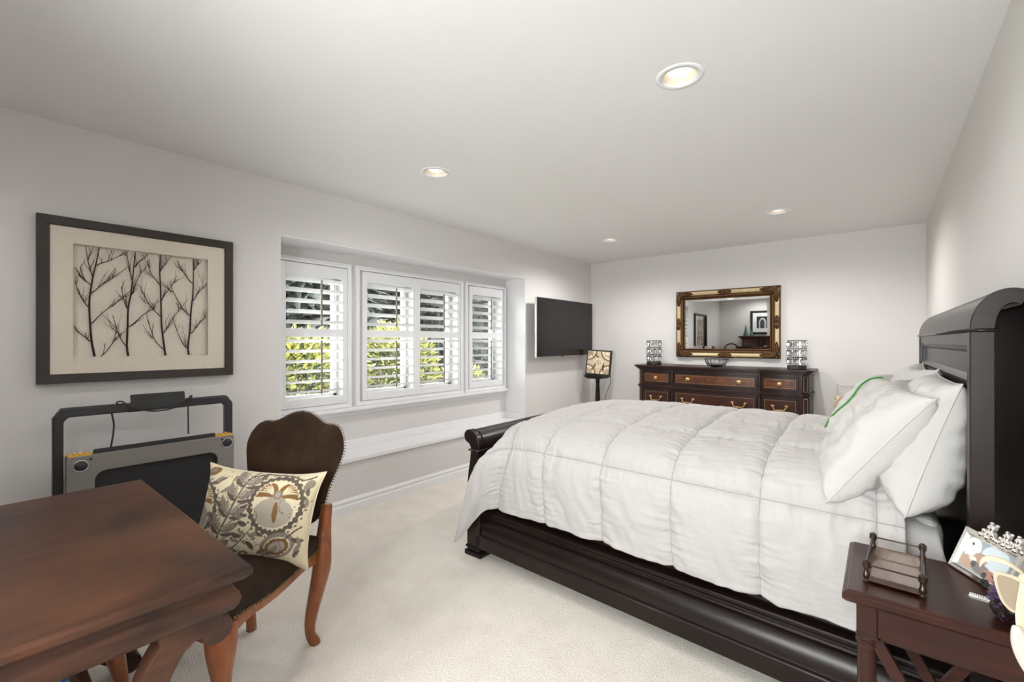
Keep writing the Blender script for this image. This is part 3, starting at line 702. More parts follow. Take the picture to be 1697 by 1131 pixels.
def dresser():
    cx = -1.425; yb = YB - 0.02; t = thing('dresser', 'long dark wood dresser with bowed drawer fronts and brass pulls beneath the mirror', 'dresser', (cx, yb, 0))
    # local frame: x to the right, y negative towards the room; front line f(x) is bowed in three bays
    hw = 0.875
    def f(x, o=0.0):
        d = 0.435
        if abs(x) < 0.45: b = 0.045 * math.cos(x / 0.45 * math.pi / 2)
        else: b = 0.018 * math.sin((abs(x) - 0.45) / 0.37 * math.pi) if abs(x) < 0.82 else 0.0
        return -(d + b + o)
    def plan(o, xe, chamf=0.05, n=60):
        """outline of a slab that follows the bowed front, o = overhang"""
        pts = [(-xe, 0.0)]
        pts.append((-xe, f(9, o) + chamf))
        for i in range(n + 1):
            x = -(xe - chamf) + 2 * (xe - chamf) * i / n; pts.append((x, f(x, o)))
        pts += [(xe, f(9, o) + chamf), (xe, 0.0)]
        return pts
    def slab(bm, o, xe, z0, z1, chamf=0.05): prism(bm, plan(o, xe, chamf), z0, z1, lambda p, a: (p[0], p[1], a))
    bm = bmesh.new(); slab(bm, 0.050, hw + 0.045, 1.030, 1.050); slab(bm, 0.036, hw + 0.03, 1.014, 1.030); slab(bm, 0.02, hw + 0.015, 1.0, 1.014); obj('top', bm, M['drsdark'], t, bevel=0.004)
    bm = bmesh.new(); slab(bm, 0.0, hw, 0.07, 1.0); obj('carcass', bm, M['drsdark'], t)
    bm = bmesh.new(); slab(bm, 0.022, hw + 0.016, 0.795, 0.806); slab(bm, 0.012, hw + 0.008, 0.785, 0.816); obj('waist_moulding', bm, M['drsdark'], t, bevel=0.003)
    bm = bmesh.new(); slab(bm, 0.03, hw + 0.025, 0.0, 0.055); slab(bm, 0.015, hw + 0.012, 0.055, 0.085); obj('plinth', bm, M['drsdark'], t, bevel=0.004)
    def curved_panel(bm, x0, x1, z0, z1, o, th=0.012, n=20):
        A = []; 
        for i in range(n + 1):
            x = x0 + (x1 - x0) * i / n; A.append((x, f(x, o)))
        pts = A + [(p[0], p[1] + th) for p in A[::-1]]
        prism(bm, pts, z0, z1, lambda p, a: (p[0], p[1], a)); return bm
    def border(bm, x0, x1, z0, z1, w, o, th):
        curved_panel(bm, x0, x1, z0, z0 + w, o, th); curved_panel(bm, x0, x1, z1 - w, z1, o, th); curved_panel(bm, x0, x0 + w, z0, z1, o, th, 2); curved_panel(bm, x1 - w, x1, z0, z1, o, th, 2); return bm
    bays = [(-0.80, -0.475), (-0.43, 0.43), (0.475, 0.80)]
    rows = [(0.835, 0.975, 'knob'), (0.49, 0.765, 'pull'), (0.12, 0.46, 'pull')]
    def knob(p, par):
        bm = bmesh.new(); mx = Matrix.Translation(p) @ Matrix.Rotation(math.radians(90), 4, 'X')
        lathe(bm, [(0.019, 0.0), (0.019, 0.003), (0.006, 0.006), (0.006, 0.014), (0.016, 0.018), (0.018, 0.026), (0.010, 0.033), (0.0, 0.034)], n=12); bmesh.ops.transform(bm, matrix=mx, verts=bm.verts[:])
        obj('knob', bm, M['brass'], par, smooth=40)
    def pull(p, par):
        bm = bmesh.new()
        for s in (-1, 1):
            ball(bm, (p[0] + s * 0.058, p[1] - 0.010, p[2] + 0.018), 0.012, 8); ball(bm, (p[0] + s * 0.058, p[1] - 0.002, p[2] + 0.018), 0.016, 8)
            ball(bm, (p[0] + s * 0.072, p[1] - 0.004, p[2] + 0.024), 0.009, 6)
        tube(bm, cr([(p[0] - 0.058, p[1] - 0.018, p[2] + 0.014), (p[0] - 0.05, p[1] - 0.024, p[2] - 0.008), (p[0] - 0.03, p[1] - 0.026, p[2] - 0.022), (p[0], p[1] - 0.028, p[2] - 0.020), (p[0] + 0.03, p[1] - 0.026, p[2] - 0.022), (p[0] + 0.05, p[1] - 0.024, p[2] - 0.008), (p[0] + 0.058, p[1] - 0.018, p[2] + 0.014)], 4), 0.0058, 6)
        for s in (-1, 0, 1): ball(bm, (p[0] + s * 0.02, p[1] - 0.027, p[2] - 0.021), 0.009, 6)
        obj('pull', bm, M['brass'], par, smooth=True)
    for z0, z1, hwk in rows:
        for bi, (x0, x1) in enumerate(bays):
            bm = bmesh.new(); border(bm, x0, x1, z0, z1, 0.024, 0.014, 0.016); dr = obj('drawer', bm, M['drsdark'], t, bevel=0.003)
            face = M['drsface'] if hwk == 'knob' else M['drslow']
            bm = bmesh.new(); curved_panel(bm, x0 + 0.02, x1 - 0.02, z0 + 0.02, z1 - 0.02, 0.010, 0.01); obj('drawer_face', bm, face, dr)
            bm = bmesh.new(); border(bm, x0 + 0.026, x1 - 0.026, z0 + 0.026, z1 - 0.026, 0.0032, 0.0125, 0.004); obj('inlay_line', bm, M['goldline'], dr)
            xs = [(x0 + x1) / 2] if bi != 1 else [-0.265, 0.265]
            for x in xs:
                p = (x, f(x, 0.012), (z0 + z1) / 2 + (0.0 if hwk == 'knob' else 0.035))
                (knob if hwk == 'knob' else pull)(p, dr)
    # canted corner pilasters with inlaid panels
    for s in (-1, 1):
        for z0, z1 in ((0.83, 0.985), (0.13, 0.77)):
            c0 = Vector((s * (hw - 0.05), f(9), 0)); c1 = Vector((s * hw, f(9) + 0.05, 0)); d = (c1 - c0); nrm = Vector((s * 1, -1, 0)).normalized()
            bm = bmesh.new()
            for a, b, m0, m1 in ((0.18, 0.24, 0, 1), (0.76, 0.82, 0, 1), (0.18, 0.82, 0, 0.02), (0.18, 0.82, 0.98, 1)):
                q = [c0 + d * a, c0 + d * b, c0 + d * b + nrm * 0.005, c0 + d * a + nrm * 0.005]
                za, zb = z0 + (z1 - z0) * m0, z0 + (z1 - z0) * m1
                prism(bm, q, za, zb, lambda p, h: (p.x, p.y, h))
            obj('pilaster_panel', bm, M['goldline'], t)
            bm = bmesh.new(); box(bm, s * hw - 0.002, s * hw + 0.004, -0.36, -0.06, z0, z1); obj('side_panel', bm, M['drsdark'], t)
    # turned half columns between the bays
    for x in (-0.453, 0.453):
        bm = bmesh.new(); lathe(bm, [(0.015, 0.09), (0.020, 0.12), (0.020, 0.74), (0.015, 0.78), (0.022, 0.80), (0.015, 0.82), (0.019, 0.85), (0.019, 0.97), (0.015, 1.0)], c=(x, f(x, 0.0), 0), n=14); obj('column', bm, M['drsdark'], t, smooth=40)
dresser()

def candle_holder(label, x):
    t = thing('candle_holder', label, 'candle holder', (x, 5.36, 1.050), group='crystal candle holders on the dresser')
    R = 0.082; bm = bmesh.new(); lathe(bm, [(R, 0), (R + 0.004, 0.004), (R + 0.004, 0.028), (R, 0.034)], n=32); obj('base', bm, M['black'], t, smooth=35)
    zs = [0.036, 0.122, 0.208, 0.294]; bm = bmesh.new()
    for z in zs: tube(bm, [(R * math.cos(2 * math.pi * k / 32), R * math.sin(2 * math.pi * k / 32), z) for k in range(32)], 0.003, 6, closed=True)
    for k in range(12):
        a = 2 * math.pi * (k + .5) / 12; tube(bm, [(R * math.cos(a), R * math.sin(a), 0.034), (R * math.cos(a), R * math.sin(a), 0.294)], 0.0018, 5)
    obj('wire_frame', bm, M['darkmetal'], t, smooth=True)
    for z0, z1 in zip(zs, zs[1:]):
        bm = bmesh.new()
        for k in range(12):
            a = 2 * math.pi * k / 12; c = Vector((R * math.cos(a), R * math.sin(a), (z0 + z1) / 2)); rad = Vector((math.cos(a), math.sin(a), 0)); tan = Vector((-math.sin(a), math.cos(a), 0)); hh = (z1 - z0) / 2 - 0.004
            top = bm.verts.new(c + Vector((0, 0, hh))); bot = bm.verts.new(c - Vector((0, 0, hh))); ring = []
            for q in range(6):
                b = 2 * math.pi * q / 6; ring.append((c + tan * 0.0175 * math.cos(b) + rad * 0.012 * math.sin(b)))
            up = [bm.verts.new(r + Vector((0, 0, hh * 0.35))) for r in ring]; dn = [bm.verts.new(r - Vector((0, 0, hh * 0.35))) for r in ring]
            for q in range(6):
                m = (q + 1) % 6; bm.faces.new((up[q], up[m], top)); bm.faces.new((dn[m], dn[q], bot)); bm.faces.new((dn[q], dn[m], up[m], up[q]))
        obj('crystal_tier', bm, M['crystal'], t)
    return t
candle_holder('tall crystal candle holder at the left end of the dresser, next to the pedestal corner', -2.15)
candle_holder('tall crystal candle holder at the right end of the dresser, nearer the bed pillows', -0.66)
t = thing('crystal_bowl', 'small cut crystal bowl in the middle of the dresser under the mirror', 'bowl', (-1.41, 5.28, 1.050))
bm = bmesh.new(); n = 32; rings = []
prof = [(0.075, 0.0), (0.09, 0.02), (0.105, 0.05), (0.115, 0.085), (0.109, 0.085), (0.098, 0.05), (0.084, 0.024), (0.0, 0.014)]
for r, z in prof: rings.append([bm.verts.new((r * (1 + (0.05 if k % 2 else -0.03) * (1 if r > 0.01 else 0)) * math.cos(2 * math.pi * k / n), r * (1 + (0.05 if k % 2 else -0.03)) * math.sin(2 * math.pi * k / n), z + (0.008 if k % 2 and z > 0.08 else 0))) for k in range(n)])
for a, b in zip(rings, rings[1:]):
    for k in range(n): bm.faces.new((a[k], a[(k + 1) % n], b[(k + 1) % n], b[k]))
bm.faces.new(rings[0]); bmesh.ops.remove_doubles(bm, verts=bm.verts[:], dist=1e-5)
obj('bowl', bm, M['crystal'], t)
bm = bmesh.new()
for z, r in ((0.034, 0.098), (0.088, 0.115)): tube(bm, [(r * math.cos(2 * math.pi * k / 32), r * math.sin(2 * math.pi * k / 32), z) for k in range(32)], 0.0022, 6, closed=True)
for k in range(16):
    a = 2 * math.pi * k / 16; b = a + math.pi / 16; tube(bm, [(0.098 * math.cos(a), 0.098 * math.sin(a), 0.034), (0.116 * math.cos(b), 0.116 * math.sin(b), 0.088)], 0.0018, 5)
obj('wire_rim', bm, M['darkmetal'], t)

# small moulded access hatch low on the back wall
bm = bmesh.new()
frame_sweep(bm, -0.265, 0.13, 0.30, 0.825, [(0.0, 0.0), (0.0, 0.010), (0.012, 0.014), (0.035, 0.014), (0.040, 0.020), (0.052, 0.018), (0.058, 0.026), (0.072, 0.024), (0.078, 0.0)], fn=lambda a, b, h: (a, YB - h, b))
dr = struct(obj('door_1', bm, M['wall']))
obj('panel', boxes((-0.255, 0.12, YB - 0.008, YB - 0.0005, 0.31, 0.815)), M['wall'], dr)
obj('gap', boxes((-0.265, 0.13, YB - 0.004, YB - 0.0005, 0.30, 0.825)), M['black'], dr)
# gilded twisted candlestick behind the bed
t = thing('candlestick', 'gilded rope twist candlestick standing behind the bed by the wall hatch', 'candlestick', (-0.315, 5.3, 0))
bm = bmesh.new(); lathe(bm, [(0.09, 0), (0.09, 0.02), (0.05, 0.04), (0.03, 0.08), (0.02, 0.1)], n=20); obj('base', bm, M['gilt'], t, smooth=35)
bm = bmesh.new()
for ph in (0, 2.1, 4.2): tube(bm, [(0.017 * math.cos(ph + z * 28), 0.017 * math.sin(ph + z * 28), 0.09 + z) for z in np.linspace(0, 0.70, 60)], 0.015, 6)
obj('twisted_stem', bm, M['gilt'], t, smooth=True)
bm = bmesh.new(); lathe(bm, [(0.02, 0.780), (0.030, 0.786), (0.022, 0.800), (0.014, 0.812), (0.0, 0.820)], n=16); obj('finial', bm, M['gilt'], t, smooth=True)

# ================================================================== BED
BW = 1.66
def bed(u, v, z): return (u - 0.018 * v, 2.005 - 0.042 * (u + 2.0) + v, z)
def bed_frame():
    t = thing('sleigh_bed', 'large dark espresso sleigh bed with tall curved headboard', 'bed', (0, 0, 0))
    # side rails: plinth, cove and bead mouldings
    prof = [(0, .062), (0, .132), (.003, .136), (.003, .141), (.010, .143), (.012, .150)] + [(.012 + .052 * (1 - math.cos(a)) , .150 + .082 * math.sin(a)) for a in np.linspace(0.1, 1.45, 10)] + \
           [(.060, .240), (.055, .246), (.056, .254), (.062, .258), (.062, .264), (.058, .268), (.060, .276), (.070, .282), (.088, .286), (.110, .286), (.112, .36), (.14, .36), (.14, .062)]
    for side in (0, 1):
        bm = bmesh.new(); prism(bm, prof, -1.93, 0.21, lambda p, a: bed(a, p[0] if side == 0 else BW - p[0], p[1])); obj('side_rail', bm, M['bedwood'], t, smooth=25)
    # footboard: rolled top, S curved body, post ends
    def out(d=0.0):
        roll = [(-1.995 + (.040 + d) * math.cos(a), .738 + (.038 + d) * math.sin(a)) for a in np.linspace(math.radians(75), math.radians(262), 16)]
        under = [(-1.992, .690), (-1.980, .672), (-1.978, .655), (-1.984, .60), (-1.998, .53), (-2.008, .46), (-2.006, .38), (-1.992, .30), (-1.985, .24)]
        base = [(-2.0, .20), (-2.012, .145), (-2.012, .062), (-1.90, .062), (-1.90, .24)]
        inner = [(-1.915, .38), (-1.925, .5), (-1.922, .60), (-1.908, .66), (-1.905, .70), (-1.925, .745), (-1.955, .770)]
        return roll + under + base + inner
    bm = bmesh.new(); prism(bm, out(), 0.045, BW - 0.045, lambda p, a: bed(p[0] + 0.006, a, p[1])); obj('footboard', bm, M['bedwood'], t, smooth=30)
    for v0, v1 in ((0.0, 0.05), (BW - 0.05, BW)):
        bm = bmesh.new(); prism(bm, out(0.004), v0, v1, lambda p, a: bed(p[0], a, p[1])); obj('footboard_post', bm, M['bedwood'], t, smooth=30, bevel=0.003)
    bm = bmesh.new(); tube(bm, [bed(-1.99, -0.004, .655), bed(-1.90, -0.004, .66)], 0.006, 8); tube(bm, [bed(-1.905, -0.004, .66), bed(-1.905, BW, .66)], 0.006, 8); tube(bm, [bed(-1.99, -0.004, .655), bed(-1.99, BW, .655)], 0.006, 8); obj('bead_moulding', bm, M['bedwood'], t, smooth=True)
    for u in (-1.955, 0.17):
        for v in (0.045, BW - 0.045):
            bm = bmesh.new(); mx = Matrix.Translation(bed(u, v, 0))
            box(bm, -.068, .068, -.055, .055, 0, .030, mx); box(bm, -.05, .05, -.045, .045, .03, .045, mx); box(bm, -.062, .062, -.052, .052, .045, .062, mx); obj('foot', bm, M['bedwood'], t, bevel=0.006)
    # headboard
    ny, fy = 1.862, 3.555
    def hb(x, s, z): return (x + (0.0 if True else 0) - 0.028 * s, ny + (fy - ny) * s, z)
    pw = 0.03
    for s0, s1 in ((0, pw), (1 - pw, 1)):
        bm = bmesh.new(); prism(bm, [(.2, 0.0), (.2, 1.362), (.252, 1.362), (.252, 0.0)], s0, s1, lambda p, a: hb(p[0], a, p[1])); obj('headboard_post', bm, M['bedwood'], t, bevel=0.003)
    bm = bmesh.new()
    prism(bm, [(.204, 1.318), (.204, 1.362), (.25, 1.362), (.25, 1.318)], pw, 1 - pw, lambda p, a: hb(p[0], a, p[1]))
    obj('frieze', bm, M['bedwood'], t, bevel=0.002)
    bm = bmesh.new()   # recessed and fielded panels with mouldings
    pp = [(.228, .30), (.228, 1.195), (.212, 1.203), (.206, 1.212), (.212, 1.222), (.222, 1.230), (.222, 1.298), (.212, 1.306), (.208, 1.318), (.245, 1.318), (.245, .30)]
    prism(bm, pp, pw, 1 - pw, lambda p, a: hb(p[0], a, p[1])); obj('headboard_panel', bm, M['bedwood'], t, smooth=25)
    bm = bmesh.new()   # inner stiles framing the panel
    for s0, s1 in ((pw, pw + 0.012), (1 - pw - 0.012, 1 - pw)): prism(bm, [(.212, .3), (.212, 1.31), (.23, 1.31), (.23, .3)], s0, s1, lambda p, a: hb(p[0], a, p[1]))
    obj('panel_bead', bm, M['bedwood'], t, bevel=0.003)
    cxx, czz = .284, 1.366
    ang = np.linspace(math.pi, math.radians(63), 22)
    outer = [(cxx + .084 * math.cos(a), czz + .117 * math.sin(a)) for a in ang]; inner = [(cxx + .034 * math.cos(a) + .002, czz + .074 * math.sin(a)) for a in ang[::-1]]
    bm = bmesh.new(); prism(bm, outer + inner, 0, 1, lambda p, a: hb(p[0], a, p[1])); obj('headboard_crest', bm, M['bedwood'], t, smooth=40, bevel=0.002)
    bm = bmesh.new(); tube(bm, [hb(.199, -0.002, 1.364), hb(.199, 1.002, 1.364)], 0.0055, 10); tube(bm, [hb(.197, -0.002, 1.364), hb(.258, -0.002, 1.364)], 0.0055, 10); obj('crest_bead', bm, M['bedwood'], t, smooth=True)
    bm = bmesh.new(); prism(bm, [(.312, 0.1), (.312, 1.46), (.322, 1.46), (.322, 0.1)], 0.0, 1.0, lambda p, a: (p[0], ny + (fy - ny) * a, p[1])); obj('hollow_shade_board', bm, M['bedwood'], t)  # dark sheet added to stand in for shade in the headboard hollow
    # slatted base hidden under the mattress
    bm = bmesh.new(); prism(bm, [(-1.88, .30), (.2, .30), (.2, .335), (-1.88, .335)], 0.13, BW - 0.13, lambda p, a: bed(p[0], a, p[1])); obj('bed_base', bm, M['bedwood'], t)
bed_frame()

bm = bmesh.new(); prism(bm, [(-1.85, .336), (.165, .336), (.165, .735), (-1.85, .735)], 0.12, BW - 0.12, lambda p, a: bed(p[0], a, p[1]))
t = obj('mattress', bm, M['sheet'], bevel=0.05, seg=4); tag(t, 'thick mattress under the white comforter on the dark sleigh bed', 'mattress')

def fbm(x, y, z, o=3):
    s = 0; a = 1.0
    for k in range(o): s += a * mnoise.noise(Vector((x, y, z + 7.3 * k))); x *= 2.1; y *= 2.1; a *= 0.5
    return s
def comforter():
    sec = cr([(0.040, .338), (0.026, .43), (0.012, .54), (0.012, .64), (0.036, .725), (0.085, .785), (0.16, .825), (0.28, .850), (0.45, .866), (0.65, .876), (0.9, .882), (1.15, .876), (1.38, .856), (1.52, .81), (1.61, .72), (1.66, .60), (1.67, .48)], 30)
    sec = np.array(sec); d = np.r_[0, np.cumsum(np.hypot(*np.diff(sec, axis=0).T))]; L = d[-1]
    def at(t): return np.array((np.interp(t, d, sec[:, 0]), np.interp(t, d, sec[:, 1])))
    t_st = [0.385 + 0.385 * k for k in range(0, 6)]          # lengthwise stitch rows
    u_st = [-1.77 + 0.352 * k for k in range(-1, 7)]          # cross stitches
    def puff(t, u):
        a = min(abs(t - q) for q in t_st); b = min(abs(u - q) for q in u_st)
        s = lambda q: 1 - math.exp(-q / 0.018)
        return s(a) * s(b), a, b
    U0, U1 = -2.07, 0.062; nu = 410; nt = int(round(L / 0.0056)); bm = bmesh.new()
    t_st = [round(q / (L / nt)) * (L / nt) for q in t_st]; u_st = [U0 + round((q - U0) / ((U1 - U0) / nu)) * ((U1 - U0) / nu) for q in u_st]   # seams fall on mesh rows
    def P(i, j):
        t = L * i; uu = U0 + (U1 - U0) * j
        v, z = at(t); e = 0.004
        v2, z2 = at(min(L, t + e)); v1, z1 = at(max(0, t - e)); tn = np.array((v2 - v1, z2 - z1)); tn /= np.linalg.norm(tn); nv, nz = -tn[1], tn[0]
        side = 1 - sstep(0.28, 0.72, t)                         # 1 = hanging near side
        u = uu
        # foot end: the top tucks down inside the footboard, the near side flares past the post
        k = (uu - U0)
        top_u = uu if uu > -1.3 else np.interp(uu, [-2.07, -1.97, -1.87, -1.75, -1.60, -1.3], [-1.872, -1.866, -1.842, -1.745, -1.60, -1.3])
        drop = np.interp(uu, [-2.07, -1.97, -1.87, -1.75, -1.60, -1.40, -1.1], [.25, .165, .088, .042, .018, .006, 0])
        lift = max(0.0, 0.80 - z)
        sl = np.interp(z, [.30, .48, .67, .78], [-2.11, -2.0, -1.865, -1.80])
        side_u = uu if uu > -1.45 else sl + (uu - U0) * (-1.45 - sl) / (-1.45 - U0)
        u = side_u * side + top_u * (1 - side)
        zz = z - drop * (1 - side) - drop * 0.15 * side
        if side > 0:
            w = side * (1 - sstep(-2.07, -1.80, uu)) * (1 - sstep(0.05, 0.40, t)); zz -= 0.23 * w
            v -= side * 0.075 * (1 - sstep(-2.05, -1.72, uu)) * (1 - 0.4 * sstep(.2, .6, t))
        p, a, b = puff(t, uu)
        amp = 0.020 + 0.004 * sstep(.35, .6, t)
        h = amp * p + 0.006 * fbm(t * 5, uu * 5, 1.0)
        # gathered wrinkles near the seams; hanging folds on the near side
        wr = math.exp(-a / 0.07) * 0.011 * mnoise.noise(Vector((uu * 48, t * 7, 3))) + math.exp(-b / 0.07) * 0.011 * mnoise.noise(Vector((uu * 7, t * 48, 9)))
        fold = 0.009 * mnoise.noise(Vector((uu * 9 + t * 2.2, t * 2.0, 5))) * (1 - sstep(.3, .55, t))
        fold += 0.009 * mnoise.noise(Vector((uu * 22 + t * 6, t * 9, 15))) * (0.4 + 0.6 * (1 - sstep(.3, .6, t)))
        h += wr + fold
        edge = 0.003 * math.sin(uu * 5 + 1) + 0.003 * mnoise.noise(Vector((uu * 9, 0, 40)))
        if t < 0.1: zz += edge * (1 - t / 0.1)
        return bed(u, v + nv * h, zz + nz * h)
    grid(bm, nt, nu, P)
    o = obj('comforter', bm, M['linenwhite'], smooth=True)
    s = o.modifiers.new('solid', 'SOLIDIFY'); s.thickness = 0.022; s.offset = -1
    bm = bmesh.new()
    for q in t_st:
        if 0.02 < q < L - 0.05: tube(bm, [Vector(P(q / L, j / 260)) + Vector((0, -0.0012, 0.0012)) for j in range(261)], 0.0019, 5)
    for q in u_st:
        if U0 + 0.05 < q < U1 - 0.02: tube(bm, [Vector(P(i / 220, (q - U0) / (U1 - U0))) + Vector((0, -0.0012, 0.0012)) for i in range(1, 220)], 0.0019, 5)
    obj('stitching_crease_shade', bm, M['thread'], o, smooth=True)
    tag(o, 'white box stitched comforter spread over the bed and hanging down its near side', 'comforter')
comforter()

def sheet():
    sec = np.array(cr([(0.075, .46), (0.060, .56), (0.055, .65), (0.075, .715), (0.13, .750), (0.3, .765), (0.8, .772), (1.3, .765), (1.5, .73)], 10)); d = np.r_[0, np.cumsum(np.hypot(*np.diff(sec, axis=0).T))]
    bm = bmesh.new()
    def P(i, j):
        t = d[-1] * i; v = np.interp(t, d, sec[:, 0]); z = np.interp(t, d, sec[:, 1]); u = -0.32 + 0.50 * j
        low = 1 - sstep(0, .3, t)
        u += 0.02 * low * j - 0.03 * (1 - low) * j
        h = 0.008 * math.sin(u * 55 + t * 5) * low + 0.004 * mnoise.noise(Vector((u * 20, t * 20, 2)))
        return bed(u, v - h, z - 0.04 * sstep(.7, 1, j) * (1 - low) + h * 0.3)
    grid(bm, 110, 50, P)
    o = obj('flat_sheet', bm, M['sheet'], smooth=True); s = o.modifiers.new('solid', 'SOLIDIFY'); s.thickness = 0.004
    tag(o, 'plain white sheet hanging at the head end between comforter and headboard', 'sheet')
sheet()

def pillow(label, c, axl, axh, ln, ht, th, seed, piping=None, group='white bed pillows', sag=0.0, ear=0.03):
    """c centre; axl = long axis, axh = short axis (both world vectors)"""
    axl = Vector(axl).normalized(); axh = Vector(axh); axh = (axh - axl * axh.dot(axl)).normalized(); nr = axl.cross(axh).normalized()
    bm = bmesh.new(); n1, n2 = 64, 48
    def side(sg):
        def P(i, j):
            a, b = 2 * i - 1, 2 * j - 1
            pin = 1 - 0.075 * (1 - b * b) * abs(a) ** 3; pin2 = 1 - 0.085 * (1 - a * a) * abs(b) ** 3
            x = a * ln / 2 * pin + ear * 0.4 * a * abs(a * b) ** 4; y = b * ht / 2 * pin2 + ear * 0.4 * b * abs(a * b) ** 4
            w = max(0.0, (1 - a ** 4)) ** 0.48 * max(0.0, (1 - b ** 4)) ** 0.48
            z = th / 2 * w * (1 - 0.25 * b * (1 if sag else 0))
            e = 0.03 * (1 - w)
            wr = 0.022 * fbm(x * 6 + seed, y * 6, seed) * w + 0.013 * mnoise.noise(Vector((x * 13 + y * 9, y * 24 - x * 5, seed))) * (0.25 + w)
            wr += 0.018 * mnoise.noise(Vector((a * 9, b * 2, seed + 4))) * abs(b) ** 3 * (1 - abs(b) ** 8)
            bend = -sag * (x / ln * 2) ** 2
            q = Vector(c) + axl * x + axh * (y + bend) + nr * sg * (z + (wr if w > 0 else 0))
            lim = 0.222 - 0.0166 * (q.y - 1.862)                # pressed flat against the headboard
            if q.x > lim - 0.01: q.x = lim - 0.01 + 0.05 * min(0.2, q.x - lim + 0.01)
            return q
        return grid(bm, n1, n2, P)
    side(1); side(-1); bmesh.ops.remove_doubles(bm, verts=bm.verts[:], dist=1e-5)
    o = obj('bed_pillow', bm, M['pillowwhite'], smooth=True); tag(o, label, 'pillow', group)
    # stitched seam round the edge
    rim = []
    for q in range(160):
        s = q / 160 * 4; k = int(s); f = s - k
        a, b = ((2 * f - 1, -1), (1, 2 * f - 1), (1 - 2 * f, 1), (-1, 1 - 2 * f))[k]
        pin = 1 - 0.075 * (1 - b * b) * abs(a) ** 3; pin2 = 1 - 0.085 * (1 - a * a) * abs(b) ** 3
        x = a * ln / 2 * pin + ear * 0.4 * a * abs(a * b) ** 4; y = b * ht / 2 * pin2 + ear * 0.4 * b * abs(a * b) ** 4
        rim.append(Vector(c) + axl * x + axh * (y - sag * (x / ln * 2) ** 2))
    bm = bmesh.new(); tube(bm, rim, 0.0026, 6, closed=True); obj('seam', bm, M['pillowwhite'], o, smooth=True)
    if piping:
        bm = bmesh.new(); pts = []
        for q in range(60):
            b = -0.80 + 1.74 * q / 59; a = piping[0] + piping[1] * math.sin(q * 0.13)
            w = max(0.0, (1 - a ** 4)) ** 0.55 * max(0.0, (1 - b ** 4)) ** 0.55
            pin = 1 - 0.075 * (1 - b * b) * abs(a) ** 3
            w *= 1.06
            pts.append(Vector(c) + axl * a * ln / 2 * pin + axh * (b * ht / 2) + nr * piping[2] * (th / 2 * w + 0.011))
        tube(bm, pts, 0.004, 6); pg = obj('green_piping', bm, M['green'], o, smooth=True); pg['label'] = 'thin bright green embroidered line'
    return o
LY = (-0.02, 1, 0)
pillow('white pillow leaning on the headboard, back row, nearest the nightstand', (0.125, 2.235, 1.0), LY, (0.12, 0, 0.40), 0.60, 0.44, 0.22, 1.0, sag=0.02)
pillow('white pillow leaning on the headboard, back row, on the far wall side', (0.10, 2.93, 1.00), LY, (0.15, 0, 0.40), 0.66, 0.44, 0.20, 3.7)
pillow('big white pillow reclining in the front row, nearest the nightstand', (-0.022, 2.225, 0.968), (-0.05, 1, 0.03), (0.26, 0, 0.36), 0.58, 0.46, 0.20, 6.1, sag=0.0)
pillow('white pillow with green embroidered line, front row on the far side', (-0.055, 2.90, 0.955), (-0.03, 1, 0), (0.22, 0, 0.36), 0.64, 0.44, 0.22, 9.4, piping=(-0.62, 0.10, -1))

